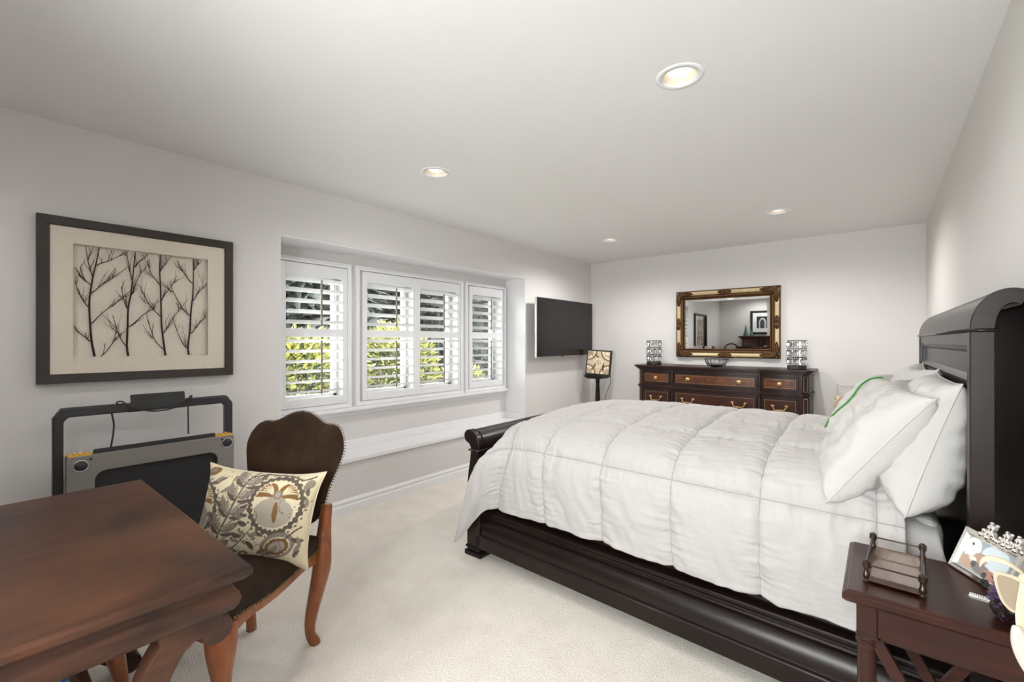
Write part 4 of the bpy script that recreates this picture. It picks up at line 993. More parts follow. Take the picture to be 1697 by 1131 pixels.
# ================================================================== NIGHTSTAND with its things
NX0, NX1, NY_0, NY_1, NZ = -0.076, 0.318, 1.398, 1.765, 0.71
def nightstand():
    t = thing('nightstand', 'reddish mahogany nightstand with turned legs in front of the headboard', 'nightstand', ((NX0 + NX1) / 2, (NY_0 + NY_1) / 2, 0))
    w, d = (NX1 - NX0) / 2, (NY_1 - NY_0) / 2
    bm = bmesh.new(); frame_sweep(bm, -w, w, -d, d, [(-0.02, NZ - 0.034), (-0.008, NZ - 0.030), (0.0, NZ - 0.022), (0.0, NZ - 0.010), (-0.004, NZ - 0.006), (-0.008, NZ - 0.004), (-0.012, NZ)], cap=True); obj('top', bm, M['nswood'], t)
    i = 0.028; lw = 0.040
    bm = boxes((-w + i + lw, w - i - lw, -d + i + 0.006, -d + i + 0.024, 0.592, NZ - 0.034), (-w + i + lw, w - i - lw, d - i - 0.024, d - i - 0.006, 0.592, NZ - 0.034),
               (-w + i + 0.006, -w + i + 0.024, -d + i + lw, d - i - lw, 0.592, NZ - 0.034), (w - i - 0.024, w - i - 0.006, -d + i + lw, d - i - lw, 0.592, NZ - 0.034)); obj('apron', bm, M['nswood'], t, bevel=0.002)
    for sx in (-1, 1):
        for sy in (-1, 1):
            cx, cy = sx * (w - i - lw / 2), sy * (d - i - lw / 2); r = lw / 2
            bm = bmesh.new(); box(bm, cx - r, cx + r, cy - r, cy + r, 0.592, NZ - 0.034)
            lathe(bm, [(r * .8, 0.0), (r, 0.015), (r * .75, 0.06), (r * .8, 0.09), (r * 1.05, 0.10), (r * 1.05, 0.115), (r * .85, 0.125), (r * .92, 0.3), (r * .98, 0.56), (r * .98, 0.566), (r * 1.14, 0.572), (r * 1.14, 0.577), (r * 1.0, 0.580), (r * 1.14, 0.584), (r * 1.14, 0.589), (r * 0.98, 0.593)], c=(cx, cy, 0), n=20)
            obj('leg', bm, M['nswood'], t, smooth=35)
    # crossed stretchers on the two long faces
    for y in (-d + i + 0.014, d - i - 0.014):
        bm = bmesh.new(); xa, xb = -w + i + lw - 0.005, w - i - lw + 0.005
        for z0, z1 in ((0.595, 0.10), (0.10, 0.595)):
            dx, dz = xb - xa, z1 - z0; Ln = math.hypot(dx, dz); px, pz = -dz / Ln * 0.014, dx / Ln * 0.014
            prism(bm, [(xa - px, z0 - pz), (xb - px, z1 - pz), (xb + px, z1 + pz), (xa + px, z0 + pz)], y - 0.008, y + 0.008, lambda p, a: (p[0], a, p[1]))
        obj('cross_brace', bm, M['nswood'], t, bevel=0.002)
    obj('shelf', boxes((-w + i + 0.01, w - i - 0.01, -d + i + 0.01, d - i - 0.01, 0.10, 0.118)), M['nswood'], t, bevel=0.003)
nightstand()

def tray():
    cx, cy = 0.030, 1.588; t = thing('vanity_tray', 'small bronze gallery tray with glass base on the nightstand', 'tray', (cx, cy, NZ), math.radians(-3))
    w, d = 0.054, 0.112
    obj('glass_base', boxes((-w, w, -d, d, 0.010, 0.015)), M['smoke'], t, bevel=0.001)
    bm = bmesh.new()
    for s in (-1, 1):
        tube(bm, [(s * w, -d, 0.045), (s * w, d, 0.045)], 0.0035, 8); tube(bm, [(-w, s * d, 0.045), (w, s * d, 0.045)], 0.0022, 8)
        box(bm, -w - .002, w + .002, s * d - .0025, s * d + .0025, 0.006, 0.018); box(bm, s * w - .0025, s * w + .0025, -d, d, 0.006, 0.018)
    obj('gallery_rail', bm, M['bronze'], t)
    for sx in (-1, 1):
        for sy in (-1, 1):
            bm = bmesh.new(); lathe(bm, [(0.006, 0.0), (0.007, 0.005), (0.0045, 0.009), (0.0075, 0.014), (0.0075, 0.022), (0.0055, 0.025), (0.0055, 0.036), (0.0085, 0.039), (0.0085, 0.052), (0.005, 0.056), (0.0, 0.058)], c=(sx * w, sy * d, 0), n=14); obj('post', bm, M['bronze'], t, smooth=40)
tray()

def silver_frame():
    # bottom edge from (0.145,1.742) towards (0.226,1.58); leans back away from the viewer
    p0 = Vector((0.147, 1.735, NZ + 0.001)); p1 = Vector((0.232, 1.585, NZ + 0.001)); ex = (p1 - p0); w = ex.length; ang = math.atan2(ex.y, ex.x)
    t = thing('photo_frame', 'silver photo frame with cluster of little bear figures on its top edge', 'photo frame', p0, ang)
    h = 0.118; mx = Matrix.Rotation(math.radians(-22), 4, 'X'); b = 0.017
    F = lambda a, c, hh: mx @ Vector((a, -hh, c))
    bm = bmesh.new(); frame_sweep(bm, b, w - b, b, h - b, [(0, 0.0), (0, 0.005), (0.003, 0.008), (0.006, 0.006), (b - 0.003, 0.007), (b, 0.005), (b, -0.006), (0, -0.006)], fn=F, cap=True); obj('frame', bm, M['silver'], t)
    n, m = 60, 40; bm = bmesh.new(); grid(bm, n, m, lambda u, v: F(b - 0.001 + u * (w - 2 * b + 0.002), b - 0.001 + v * (h - 2 * b + 0.002), 0.002))
    cv = Canvas(120, 80, 1.5, S(150, 160, 168))
    cv.ell(.28, .68, .26, .32, S(226, 226, 220)); cv.ell(1.0, .62, .42, .42, S(196, 208, 214)); cv.ell(.62, .45, .22, .2, S(176, 144, 132)); cv.ell(.3, .22, .3, .2, S(176, 152, 134))
    cv.ell(.75, .2, .3, .16, S(120, 116, 112)); cv.ell(1.1, .15, .3, .15, S(164, 122, 110)); cv.ell(.25, .8, .035, .05, S(40, 48, 60)); cv.ell(.42, .38, .12, .06, S(236, 226, 206)); cv.ell(.9, .1, .08, .1, S(70, 70, 72)); cv.ell(.5, .25, .08, .1, S(80, 80, 84))
    o = obj('photograph', bm, M['photo'], t); paint(o, lambda c, i: ((i // (m + 1)) / n, (i % (m + 1)) / m), cv)
    # modelled bears along the top edge
    rnd = random.Random(5)
    for k, (a, s) in enumerate(((0.42, 1.0), (0.68, 0.85), (0.86, 0.9))):
        bm = bmesh.new(); c = F(w * a, h + 0.002, 0.004); s *= 0.9
        up = mx @ Vector((0, 0, 1)); rt = Vector((1, 0, 0)); fr = mx @ Vector((0, -1, 0))
        B = lambda x, y, z, r, sz=1.0: ball(bm, c + rt * x * s + up * z * s + fr * y * s, r * s, 10, sz)
        B(0, 0, .006, .015); B(.003, .004, .026, .0115); B(-.006, .003, .037, .005); B(.012, .003, .036, .005); B(.004, .014, .024, .005)
        B(-.014, .006, .010, .007); B(.015, .008, .008, .007); B(-.010, .014, -.004, .008); B(.012, .014, -.005, .008); B(-.020, .003, .0, .006); B(.022, .004, -.002, .007)
        obj('bear_figure', bm, M['silver'], t, smooth=True)
    bm = bmesh.new()
    for k in range(5):
        a = k * 1.257; ball(bm, F(w * .68 + .008 * math.cos(a), b * .55 + .006 * math.sin(a), 0.008), 0.0045, 6)
    obj('leaf_motif', bm, M['pine'], t, smooth=True)
    bm = bmesh.new(); box(bm, w * .4, w * .6, 0.004, 0.010, 0.0, h * .8, Matrix.Translation((0, 0.0, 0)) @ Matrix.Rotation(math.radians(-22), 4, 'X')); prism(bm, [(0.028, h * .62), (0.034, h * .62), (0.075, 0.0), (0.069, 0.0)], w * .42, w * .58, lambda p, a: (a, p[0], p[1])); obj('easel_back', bm, M['black'], t)
silver_frame()

def geode():
    t = thing('amethyst_geode', 'purple amethyst crystal cluster at the corner of the nightstand', 'crystal', (0.222, 1.475, NZ))
    rnd = random.Random(11); bm = bmesh.new()
    bmesh.ops.create_icosphere(bm, subdivisions=3, radius=0.036, matrix=Matrix.Translation((0.004, 0, 0.030)) @ Matrix.Diagonal((1, 1, 1.05, 1)))
    for v in bm.verts: v.co *= 1 + 0.18 * mnoise.noise(v.co * 40); v.co.z = max(0.0, v.co.z)
    obj('rock', bm, M['bedwood'], t)
    bm = bmesh.new()
    for k in range(120):
        a = rnd.uniform(math.radians(110), math.radians(330)); z = rnd.uniform(0.006, 0.085); r = 0.034 * (1 - 0.3 * abs(z - .04) / .04)
        d = Vector((math.cos(a), math.sin(a), rnd.uniform(-.1, .7))).normalized(); c = Vector((0.004 + r * math.cos(a) * .85, r * math.sin(a) * .85, z)); s = rnd.uniform(0.004, 0.008)
        q = d.to_track_quat('Z', 'Y').to_matrix().to_4x4(); ring = [bm.verts.new(Matrix.Translation(c) @ q @ Vector((s * math.cos(b * 1.0472), s * math.sin(b * 1.0472), 0))) for b in range(6)]
        tp = bm.verts.new(c + d * s * 2.2)
        for b in range(6): bm.faces.new((ring[b], ring[(b + 1) % 6], tp))
    obj('crystals', bm, M['amethyst'], t)
geode()

bm = bmesh.new(); mx = Matrix.Translation((0.193, 1.562, NZ + 0.0005)) @ Matrix.Rotation(math.radians(-62), 4, 'Z') @ Matrix.Rotation(math.radians(62 + -10), 4, 'Z')
box(bm, -0.026, 0.026, -0.008, 0.008, 0, 0.002, mx)
for i in range(13):
    for j in range(4): ball(bm, mx @ Vector((-0.0235 + i * 0.0039, -0.0056 + j * 0.0037, 0.0022)), 0.0016, 5)
t = obj('beaded_strip', bm, M['silveredge']); tag(t, 'small flat beaded silver strip lying before the photo frame', 'ornament')

def bow():
    """cream ribbon bow with pale hanging tails and white plume, hung over the front edge of the nightstand"""
    t = thing('ribbon_bow', 'cream ribbon bow with hanging tails and a white feather on the nightstand edge', 'bow', (0.222, 1.392, NZ + 0.112))
    def strip(pts, wd, axis, nm, m, th=0.0018):
        P = [Vector(p) for p in cr(pts, 8)]; bm = bmesh.new(); ax = Vector(axis).normalized(); V = []; k = len(P)
        W = np.interp(np.linspace(0, 1, k), np.linspace(0, 1, len(wd)), wd)
        for i, p in enumerate(P): V.append([bm.verts.new(p + ax * W[i] * s) for s in (-1, -0.5, 0, 0.5, 1)])
        for i in range(k - 1):
            for j in range(4): bm.faces.new((V[i][j], V[i + 1][j], V[i + 1][j + 1], V[i][j + 1]))
        o = obj(nm, bm, m, t, smooth=True); s = o.modifiers.new('solid', 'SOLIDIFY'); s.thickness = th; return o
    # drooping loop seen almost flat: leaf outline with lining
    def leaf(nm, out, m, off):
        bm = bmesh.new(); pts = cr(out, 6, closed=True); prism(bm, [tuple(p) for p in pts], off, off + 0.004, lambda p, a: (p[0], a + 0.02 * math.sin(p[0] * 40), p[1])); return obj(nm, bm, m, t, smooth=40)
    leaf('loop', [(-0.040, 0.028), (-0.012, 0.026), (0.006, 0.012), (0.008, -0.016), (0.0, -0.046), (-0.014, -0.048), (-0.032, -0.022)], M['cream'], -0.012)
    leaf('loop_lining', [(-0.035, 0.022), (-0.014, 0.020), (0.001, 0.008), (0.003, -0.016), (-0.004, -0.038), (-0.014, -0.041), (-0.028, -0.020)], M['taupe'], -0.0145)
    strip([(-0.058, 0.0, 0.026), (-0.052, 0.0, 0.040), (-0.036, 0.0, 0.047), (-0.014, -0.004, 0.044), (0.006, -0.006, 0.030)], [0.004, 0.006, 0.007, 0.006, 0.004], (0, 1, 0.6), 'upper_loop', M['cream'])
    leaf('loop', [(0.008, 0.030), (0.020, 0.050), (0.040, 0.056), (0.052, 0.040), (0.040, 0.024), (0.02, 0.022)], M['cream'], -0.012)
    bm = bmesh.new(); ball(bm, (0.006, -0.014, 0.022), 0.010, 10, 1.1); obj('knot', bm, M['cream'], t, smooth=True)
    bm = bmesh.new(); tube(bm, [(0.006, 0.016, -0.112), (0.006, 0.004, 0.0), (0.006, -0.010, 0.02)], 0.003, 8); obj('stem', bm, M['cream'], t, smooth=True)
    strip([(0.006, -0.016, 0.018), (0.004, -0.020, -0.015), (0.002, -0.022, -0.05), (0.004, -0.030, -0.085), (0.008, -0.034, -0.12)], [0.007, 0.010, 0.011, 0.012, 0.010], (1, 0.2, 0), 'tail', M['cream'])
    strip([(0.010, -0.018, 0.018), (0.018, -0.022, -0.02), (0.016, -0.024, -0.06), (0.012, -0.034, -0.10)], [0.006, 0.009, 0.010, 0.008], (1, -0.2, 0), 'tail', M['cream'])
    bm = bmesh.new(); pts = cr([(-0.010, -0.036, -0.068), (-0.006, -0.038, -0.09), (0.000, -0.040, -0.115), (0.008, -0.041, -0.145), (0.018, -0.040, -0.172)], 6); k = len(pts)
    tube(bm, pts, [0.003 + 0.013 * math.sin(math.pi * min(1, i / (k - 1) * 0.92 + 0.05)) for i in range(k)], 10, flat=0.4)
    pts = cr([(0.018, -0.036, -0.085), (0.020, -0.038, -0.10), (0.016, -0.040, -0.125), (0.014, -0.041, -0.15)], 6); k = len(pts)
    tube(bm, pts, [0.003 + 0.009 * math.sin(math.pi * min(1, i / (k - 1) * 0.92 + 0.05)) for i in range(k)], 10, flat=0.4)
    obj('feather', bm, M['porcelain'], t, smooth=True)
bow()

# ================================================================== DESK
def desk():
    x0, x1, y0, y1 = -2.42, -1.262, -0.075, 0.477; zt = 0.75
    t = thing('writing_desk', 'dark walnut writing desk with scrolled legs in the near corner', 'desk', (0, 0, 0))
    bm = bmesh.new(); frame_sweep(bm, x0, x1, y0, y1, [(-0.03, zt - 0.036), (-0.014, zt - 0.034), (-0.008, zt - 0.026), (-0.001, zt - 0.022), (0.0, zt - 0.008), (-0.003, zt - 0.002), (-0.008, zt)], cap=True); obj('tabletop', bm, M['deskwood'], t)
    a = 0.026; og = [(-0.01, zt - 0.036), (-0.012, zt - 0.046), (-0.008, zt - 0.056), (0.002, zt - 0.066), (0.006, zt - 0.080), (0.002, zt - 0.098), (-0.008, zt - 0.112), (-0.03, zt - 0.114), (-0.03, zt - 0.036)]
    bm = bmesh.new(); frame_sweep(bm, x0 + a, x1 - a, y0 + a, y1 - a, og); obj('apron', bm, M['deskwood'], t, smooth=40)
    obj('underside', boxes((x0 + 0.05, x1 - 0.05, y0 + 0.05, y1 - 0.05, zt - 0.07, zt - 0.04)), M['deskwood'], t)
    yc = (y0 + y1) / 2; hy = (y1 - y0) / 2 - 0.048; zb = zt - 0.115
    half = [(hy - 0.03, zb - 0.020), (hy - 0.075, zb - 0.014), (hy - 0.118, zb - 0.040), (hy - 0.150, zb - 0.10), (hy - 0.170, zb - 0.17), (hy - 0.178, zb - 0.235), (hy - 0.170, zb - 0.32), (hy - 0.14, zb - 0.42), (hy - 0.09, zb - 0.515), (hy - 0.02, zb - 0.575)]
    hw = [0.022, 0.026, 0.030, 0.030, 0.028, 0.028, 0.028, 0.030, 0.030, 0.028]
    C = cr([(*p, w) for p, w in zip(half, hw)], 6)
    for xa in (x1 - 0.092, x0 + 0.035):
        for s in (1, -1):
            bm = bmesh.new(); fn = lambda p, a: (a, yc + s * p[0], p[1])
            prism(bm, ribbon([(c[0], c[1]) for c in C], [c[2] for c in C]), xa, xa + 0.057, fn)
            prism(bm, circle2((hy - 0.022, zb - 0.034), 0.035), xa - 0.0005, xa + 0.0575, fn); prism(bm, circle2((hy - 0.005, 0.036), 0.036), xa - 0.0005, xa + 0.0575, fn)
            prism(bm, [(hy - 0.135, zb - 0.034), (hy - 0.150, zb + 0.03), (hy - 0.01, zb + 0.03), (hy - 0.01, zb - 0.030), (hy - 0.07, zb - 0.034)], xa + 0.0012, xa + 0.0582, fn)
            obj('leg', bm, M['deskwood'], t, bevel=0.002)
        bm = boxes((xa + 0.005, xa + 0.052, yc - 0.08, yc + 0.08, zb - 0.27, zb - 0.20)); obj('leg_block', bm, M['deskwood'], t, bevel=0.004)
    bm = bmesh.new(); tube(bm, [(x0 + 0.06, yc, zb - 0.235), (x1 - 0.06, yc, zb - 0.235)], 0.02, 12); obj('stretcher', bm, M['deskwood'], t, smooth=30)
desk()
bm = boxes((-0.008, 0.008, -0.11, 0.11, 0, 0.30)); t = obj('folder', bm, M['blue'], bevel=0.002); t.location = (-2.012, 0.225, 0.0); t.rotation_euler = (0, 0, math.radians(70)); tag(t, 'blue folder standing on the carpet beneath the desk', 'folder')
bm = boxes((-0.012, 0.012, -0.11, 0.11, 0, 0.295)); t = obj('folder', bm, M['paper'], bevel=0.002); t.location = (-2.022, 0.196, 0.0); t.rotation_euler = (0, 0, math.radians(70)); tag(t, 'grey white folder standing beside the blue one beneath the desk', 'folder')

# ================================================================== CHAIR and cushion
CHO = (-1.985, 0.678, 0.0); CHR = math.radians(23.6)
def chair():
    t = thing('upholstered_chair', 'brown velvet dining chair with nailhead trim and curved wooden legs', 'chair', CHO, CHR)
    # plan of the seat: local +y is the back
    def plan(o=0.0):
        r = cr([(-0.20 - o, 0.27 + o), (-0.215 - o, 0.14), (-0.225 - o, 0.0), (-0.25 - o, -0.16), (-0.262 - o, -0.25), (-0.235 - o, -0.285 - o), (-0.12, -0.285 - o), (0.0, -0.30 - o), (0.12, -0.285 - o),
                (0.235 + o, -0.285 - o), (0.262 + o, -0.25), (0.25 + o, -0.16), (0.225 + o, 0.0), (0.215 + o, 0.14), (0.20 + o, 0.27 + o)], 6)
        return [(p[0], p[1]) for p in r]
    pl = plan(); n = len(pl)
    def seatline(p):                                            # serpentine top edge of the rail
        y = p[1]; return 0.415 + 0.014 * math.cos((y + 0.02) / 0.27 * math.pi)*-1 + 0.008
    bm = bmesh.new(); A = []; B = []; C = []
    for p in pl:
        zt = seatline(p); yb = p[1]; e = abs(yb - (-0.01)) / 0.28; low = zt - 0.045 - 0.05 * max(0, e - 0.45) ** 1.5 * 2
        A.append(bm.verts.new((p[0], p[1], zt))); B.append(bm.verts.new((p[0], p[1], low))); C.append((bm.verts.new((p[0] * .88, p[1] * .88, zt)), bm.verts.new((p[0] * .88, p[1] * .88, low))))
    for i in range(n):
        j = (i + 1) % n
        bm.faces.new((A[i], A[j], B[j], B[i])); bm.faces.new((C[i][0], C[j][0], A[j], A[i])); bm.faces.new((B[i], B[j], C[j][1], C[i][1])); bm.faces.new((C[i][1], C[j][1], C[j][0], C[i][0]))
    obj('seat_rail', bm, M['chairwood'], t, smooth=40)
    # domed upholstered seat
    bm = bmesh.new(); rings = []
    for s, h in ((1.004, -0.012), (1.012, 0.004), (1.0, 0.022), (0.95, 0.038), (0.85, 0.050), (0.65, 0.060), (0.4, 0.065), (0.15, 0.067)):
        rings.append([bm.verts.new((p[0] * s, p[1] * s, seatline(p) * (s ** 0.6) + 0.418 * (1 - s ** 0.6) + h)) for p in pl])
    for a, b in zip(rings, rings[1:]):
        for k in range(n): bm.faces.new((a[k], a[(k + 1) % n], b[(k + 1) % n], b[k]))
    bm.faces.new(rings[-1]); bm.faces.new(rings[0][::-1]); obj('seat', bm, M['velvet'], t, smooth=True)
    bm = bmesh.new(); P = [np.array(p) for p in pl + [pl[0]]]; acc = 0.0; nxt = 0.0
    for a, b in zip(P, P[1:]):
        L = np.linalg.norm(b - a)
        while nxt <= acc + L:
            q = a + (b - a) * ((nxt - acc) / L); bmesh.ops.create_icosphere(bm, subdivisions=1, radius=0.0060, matrix=Matrix.Translation((q[0] * 1.006, q[1] * 1.006, seatline(q) - 0.014))); nxt += 0.0135
        acc += L
    obj('nailhead_trim', bm, M['nail'], t, smooth=True)
    for s in (-1, 1):
        bm = bmesh.new(); pts = cr([(s * .226, -.254, .405, .050), (s * .240, -.266, .34, .046), (s * .242, -.266, .24, .030), (s * .230, -.25, .12, .019), (s * .226, -.246, .05, .016), (s * .238, -.262, .008, .020), (s * .24, -.266, .0, .017)], 6)
        tube(bm, [p[:3] for p in pts], [p[3] for p in pts], 8, sq=0.45); obj('leg', bm, M['chairwood'], t, smooth=50)
        bm = bmesh.new(); pts = cr([(s * .194, .305, .60, .024), (s * .198, .285, .50, .028), (s * .205, .265, .42, .036), (s * .206, .256, .34, .037), (s * .188, .246, .24, .031), (s * .166, .236, .12, .024), (s * .161, .240, .05, .021), (s * .174, .254, .008, .022), (s * .176, .256, .0, .019)], 6)
        tube(bm, [p[:3] for p in pts], [p[3] for p in pts], 8, sq=0.45); obj('leg', bm, M['chairwood'], t, smooth=50)
    # shaped back with camel crest
    zt_s = [0, .18, .34, .48, .60, .72, .84, .93, 1.0]; zt_v = [.992, .985, .965, .945, .938, .940, .930, .905, .86]
    w_t = [0, .1, .25, .45, .65, .82, .92, 1.0]; w_v = [.175, .196, .203, .214, .236, .252, .256, .252]
    zb = 0.500
    def pos(s, tt, dpt):
        zt = np.interp(abs(s), zt_s, zt_v); z0 = zb + 0.03 * abs(s) ** 6; z = z0 + tt * (zt - z0); w = np.interp(tt, w_t, w_v)
        y = 0.285 + (z - zb) * 0.25 + 0.028 * (s * s) * -0.6
        return Vector((s * w * 1.06 - 0.03, y + dpt, z))
    bm = bmesh.new(); nn, mm = 36, 36
    def rnd_(s, tt): return (max(0, 1 - abs(s) ** 6) ** .5) * (max(0, 1 - abs(2 * tt - 1) ** 8) ** .5)
    def fr(i, j): s, tt = 2 * i - 1, j; return pos(s, tt, -0.022 * rnd_(s, tt) - 0.010 * (1 - s * s) * math.sin(math.pi * tt))
    def bk(i, j): s, tt = 2 * i - 1, j; return pos(s, tt, 0.012 + 0.016 * rnd_(s, tt))
    V1 = grid(bm, nn, mm, fr); V2 = grid(bm, nn, mm, bk)
    for i in range(nn): bm.faces.new((V1[i][0], V1[i + 1][0], V2[i + 1][0], V2[i][0])); bm.faces.new((V1[i][mm], V1[i + 1][mm], V2[i + 1][mm], V2[i][mm]))
    for j in range(mm): bm.faces.new((V1[0][j], V1[0][j + 1], V2[0][j + 1], V2[0][j])); bm.faces.new((V1[nn][j], V1[nn][j + 1], V2[nn][j + 1], V2[nn][j]))
    obj('backrest', bm, M['velvet'], t, smooth=60)
    bm = bmesh.new()
    edge = [pos(-1, q / 30, .012) for q in range(31)] + [pos(-1 + 2 * q / 40, 1, .012) for q in range(1, 40)] + [pos(1, 1 - q / 30, .012) for q in range(31)]
    acc = 0; nxt = 0
    for a, b in zip(edge, edge[1:]):
        L = (b - a).length
        while nxt <= acc + L:
            q = a.lerp(b, (nxt - acc) / max(L, 1e-6)); out = Vector((q.x * 1.008, q.y + 0.006, zb + (q.z - zb) * 1.004)); bmesh.ops.create_icosphere(bm, subdivisions=1, radius=0.004, matrix=Matrix.Translation(out)); nxt += 0.013
        acc += L
    obj('back_nailheads', bm, M['nail'], t, smooth=True)
chair()

def cushion():
    TL, TR, BR = Vector((-2.205, 0.700, 0.790)), Vector((-1.800, 0.985, 0.762)), Vector((-1.812, 0.852, 0.432))
    U = TR - TL; V = TR - BR; BL = TL + BR - TR; c = (TL + BR) / 2
    ln, ht, th = U.length, V.length, 0.15; ux = U.normalized(); vy = (V - ux * V.dot(ux)).normalized(); nr = ux.cross(vy)
    ivory, grey, dkg, brn, lt = S(196, 184, 156), S(122, 111, 99), S(80, 69, 59), S(114, 80, 38), S(150, 140, 128)
    cv = Canvas(440, 310, 1.42, ivory)
    # big medallions: toothed ring, ivory ground, grey heart, ochre flower
    def medal(cx, cy, R):
        cv.ring(cx, cy, R * 1.16, R * 1.16, 24, R * .09, dkg); cv.ring(cx, cy, R * 1.30, R * 1.30, 24, R * .045, dkg, .13); cv.ell(cx, cy, R * 1.17, R * 1.17, dkg); cv.ell(cx, cy, R, R, ivory); cv.ring(cx, cy, R, R, 30, R * .05, ivory)
        cv.ell(cx - .01, cy - R * .35, R * .86, R * .58, lt); cv.ell(cx, cy - R * .2, R * .5, R * .6, lt)
        for k in range(6):
            for s in (-1, 1): cv.leaf(cx + s * R * .08, cy + R * .30, (math.pi / 2 - s * (1.15 - k * .22)), R * (.92 - .05 * k), R * .115, brn, s * -1.0)
        for k in range(5):
            for s in (-1, 1): cv.leaf(cx + s * R * .2, cy + R * .34, (math.pi / 2 - s * (1.0 - k * .24)), R * (.80 - .05 * k), R * .026, ivory, s * -1.0)
        cv.leaf(cx, cy + R * .1, -math.pi / 2 + .1, R * .85, R * .12, brn)
        cv.ring(cx, cy + R * .38, R * .14, R * .12, 6, R * .08, grey); cv.ell(cx, cy + R * .38, R * .1, R * .1, lt)
    medal(1.02, .645, .27); medal(-.02, .52, .28)
    cv.line([(.66, 1.0), (.60, .85), (.52, .62), (.46, .42), (.40, .2), (.36, 0)], .013, dkg)
    for px, py, sz in ((.60, .84, 1.0), (.545, .68, .9), (.49, .50, 1.0), (.435, .32, .95), (.40, .14, .8)):
        for s in (-1, 1):
            a = 1.35 - s * 1.25
            cv.leaf(px, py, a, .25 * sz, .034 * sz, grey, s * .9); cv.leaf(px, py - .035, a - s * .3, .20 * sz, .020, dkg, s * .8); cv.leaf(px, py + .02, a + s * .15, .15 * sz, .020, lt, s * 1.1)
            cv.curl(px + s * .02, py + .03, a + s * .4, .16 * sz, .0055, dkg, s)
            cv.ell(px + s * .13 * sz, py + .075, .030 * sz, .020 * sz, grey, s * .5); cv.ell(px + s * .17 * sz, py + .08, .012, .012, dkg)
    cv.line([(.60, .90), (.72, 1.0 - .03), (.9, .985), (1.1, .97), (1.25, .93), (1.36, .96)], .010, dkg)
    # paisley low on the right, sprigs and curls
    cv.ell(1.12, .215, .20, .135, grey, .35); cv.ell(1.12, .205, .155, .10, ivory, .35)
    for k in range(16):
        a = 2 * math.pi * k / 16; cv.ell(1.12 + .115 * math.cos(a) * math.cos(.35) - .07 * math.sin(a) * math.sin(.35), .20 + .07 * math.sin(a) * math.cos(.35) + .115 * math.cos(a) * math.sin(.35), .026, .022, brn)
    cv.ell(1.12, .20, .10, .058, lt, .35); cv.leaf(1.0, .16, math.pi + .3, .14, .022, brn, .5)
    cv.line([(1.2, .28), (1.28, .36), (1.36, .42)], .010, dkg)
    for x, y, a, s in ((1.24, .40, .6, 1), (1.3, .36, 2.4, -1), (.9, .36, 4.2, 1), (.86, .27, 3.4, -1), (.74, .33, 4.0, 1), (.25, .2, 1.0, 1), (.2, .88, .5, -1), (.3, .93, 1.0, 1)): cv.curl(x, y, a, .20, .0065, dkg, s)
    cv.line([(.82, .42), (.74, .30), (.66, .20), (.60, .14)], .008, dkg)
    for x, y, a in ((.74, .30, 2.6), (.76, .32, -.6), (.68, .22, 2.8), (.70, .24, -.5)): cv.leaf(x, y, a, .10, .018, grey, .4); cv.ell(x + .1 * math.cos(a), y + .1 * math.sin(a), .013, .013, dkg)
    cv.ell(.72, .09, .06, .03, brn, .2); cv.ell(.72, .075, .03, .02, ivory); cv.ell(.1, .94, .09, .045, brn, .3); cv.ell(.09, .95, .05, .02, grey, .3); cv.ell(1.34, .88, .05, .05, grey); cv.leaf(.3, .72, .3, .2, .02, grey, .7); cv.leaf(.22, .8, 1.0, .16, .016, dkg, -.6)
    for x, y, a, l in ((.20, .30, .9, .2), (.26, .62, -.4, .18), (.12, .80, .2, .2), (.30, .45, 2.6, .14), (.70, .62, 3.6, .16), (.72, .50, 3.0, .15), (.76, .92, 1.2, .12), (.95, .30, 2.7, .16), (.66, .10, 2.8, .16), (.98, .10, .3, .2), (1.30, .10, .9, .14), (1.28, .30, -.6, .12), (.84, .14, 1.9, .12), (.20, .06, .4, .2), (1.36, .75, 1.8, .14), (.62, .44, -.7, .12), (.58, .30, -.5, .12)):
        cv.leaf(x, y, a, l, .026, grey if l > .13 else dkg, .8); cv.leaf(x, y, a + .35, l * .7, .013, dkg, -.9)
    for x, y, a in ((.26, .12, .8), (.58, .04, 1.2), (.92, .05, .6), (.50, .94, 3.6), (.78, .86, 2.2), (1.36, .2, 1.5), (1.36, .62, 1.4)): cv.leaf(x, y, a, .12, .02, grey, .6)
    n1, n2 = 210, 150; bm = bmesh.new()
    def P(sg):
        def f(i, j):
            a, b = 2 * i - 1, 2 * j - 1
            x = a * ln / 2 * (1 - 0.07 * (1 - b * b) * abs(a) ** 3) + 0.012 * a * abs(a * b) ** 6; y = b * ht / 2 * (1 - 0.08 * (1 - a * a) * abs(b) ** 3) + 0.012 * b * abs(a * b) ** 6
            w = max(0., 1 - a ** 4) ** .6 * max(0., 1 - b ** 4) ** .6
            return c + ux * x + vy * y + nr * sg * (th / 2 * w + 0.006 * fbm(x * 9, y * 9, 4) * w)
        return f
    grid(bm, n1, n2, P(1)); bmf = len(bm.verts); grid(bm, 60, 40, P(-1))
    o = obj('throw_pillow', bm, M['pattern'], smooth=True); tag(o, 'ivory cushion embroidered with brown and grey flowers, propped on the velvet chair', 'cushion')
    def uv(co, k):
        if k < bmf: return ((k // (n2 + 1)) / n1, (k % (n2 + 1)) / n2)
        return (0.5, 0.99)
    paint(o, uv, cv)
    ring = []
    for q in range(120):
        s = q / 120 * 4; k = int(s); f = s - k; a, b = ((2 * f - 1, -1), (1, 2 * f - 1), (1 - 2 * f, 1), (-1, 1 - 2 * f))[k]
        x = a * ln / 2 * (1 - 0.07 * (1 - b * b) * abs(a) ** 3) + 0.012 * a * abs(a * b) ** 6; y = b * ht / 2 * (1 - 0.08 * (1 - a * a) * abs(b) ** 3) + 0.012 * b * abs(a * b) ** 6
        ring.append(c + ux * x + vy * y)
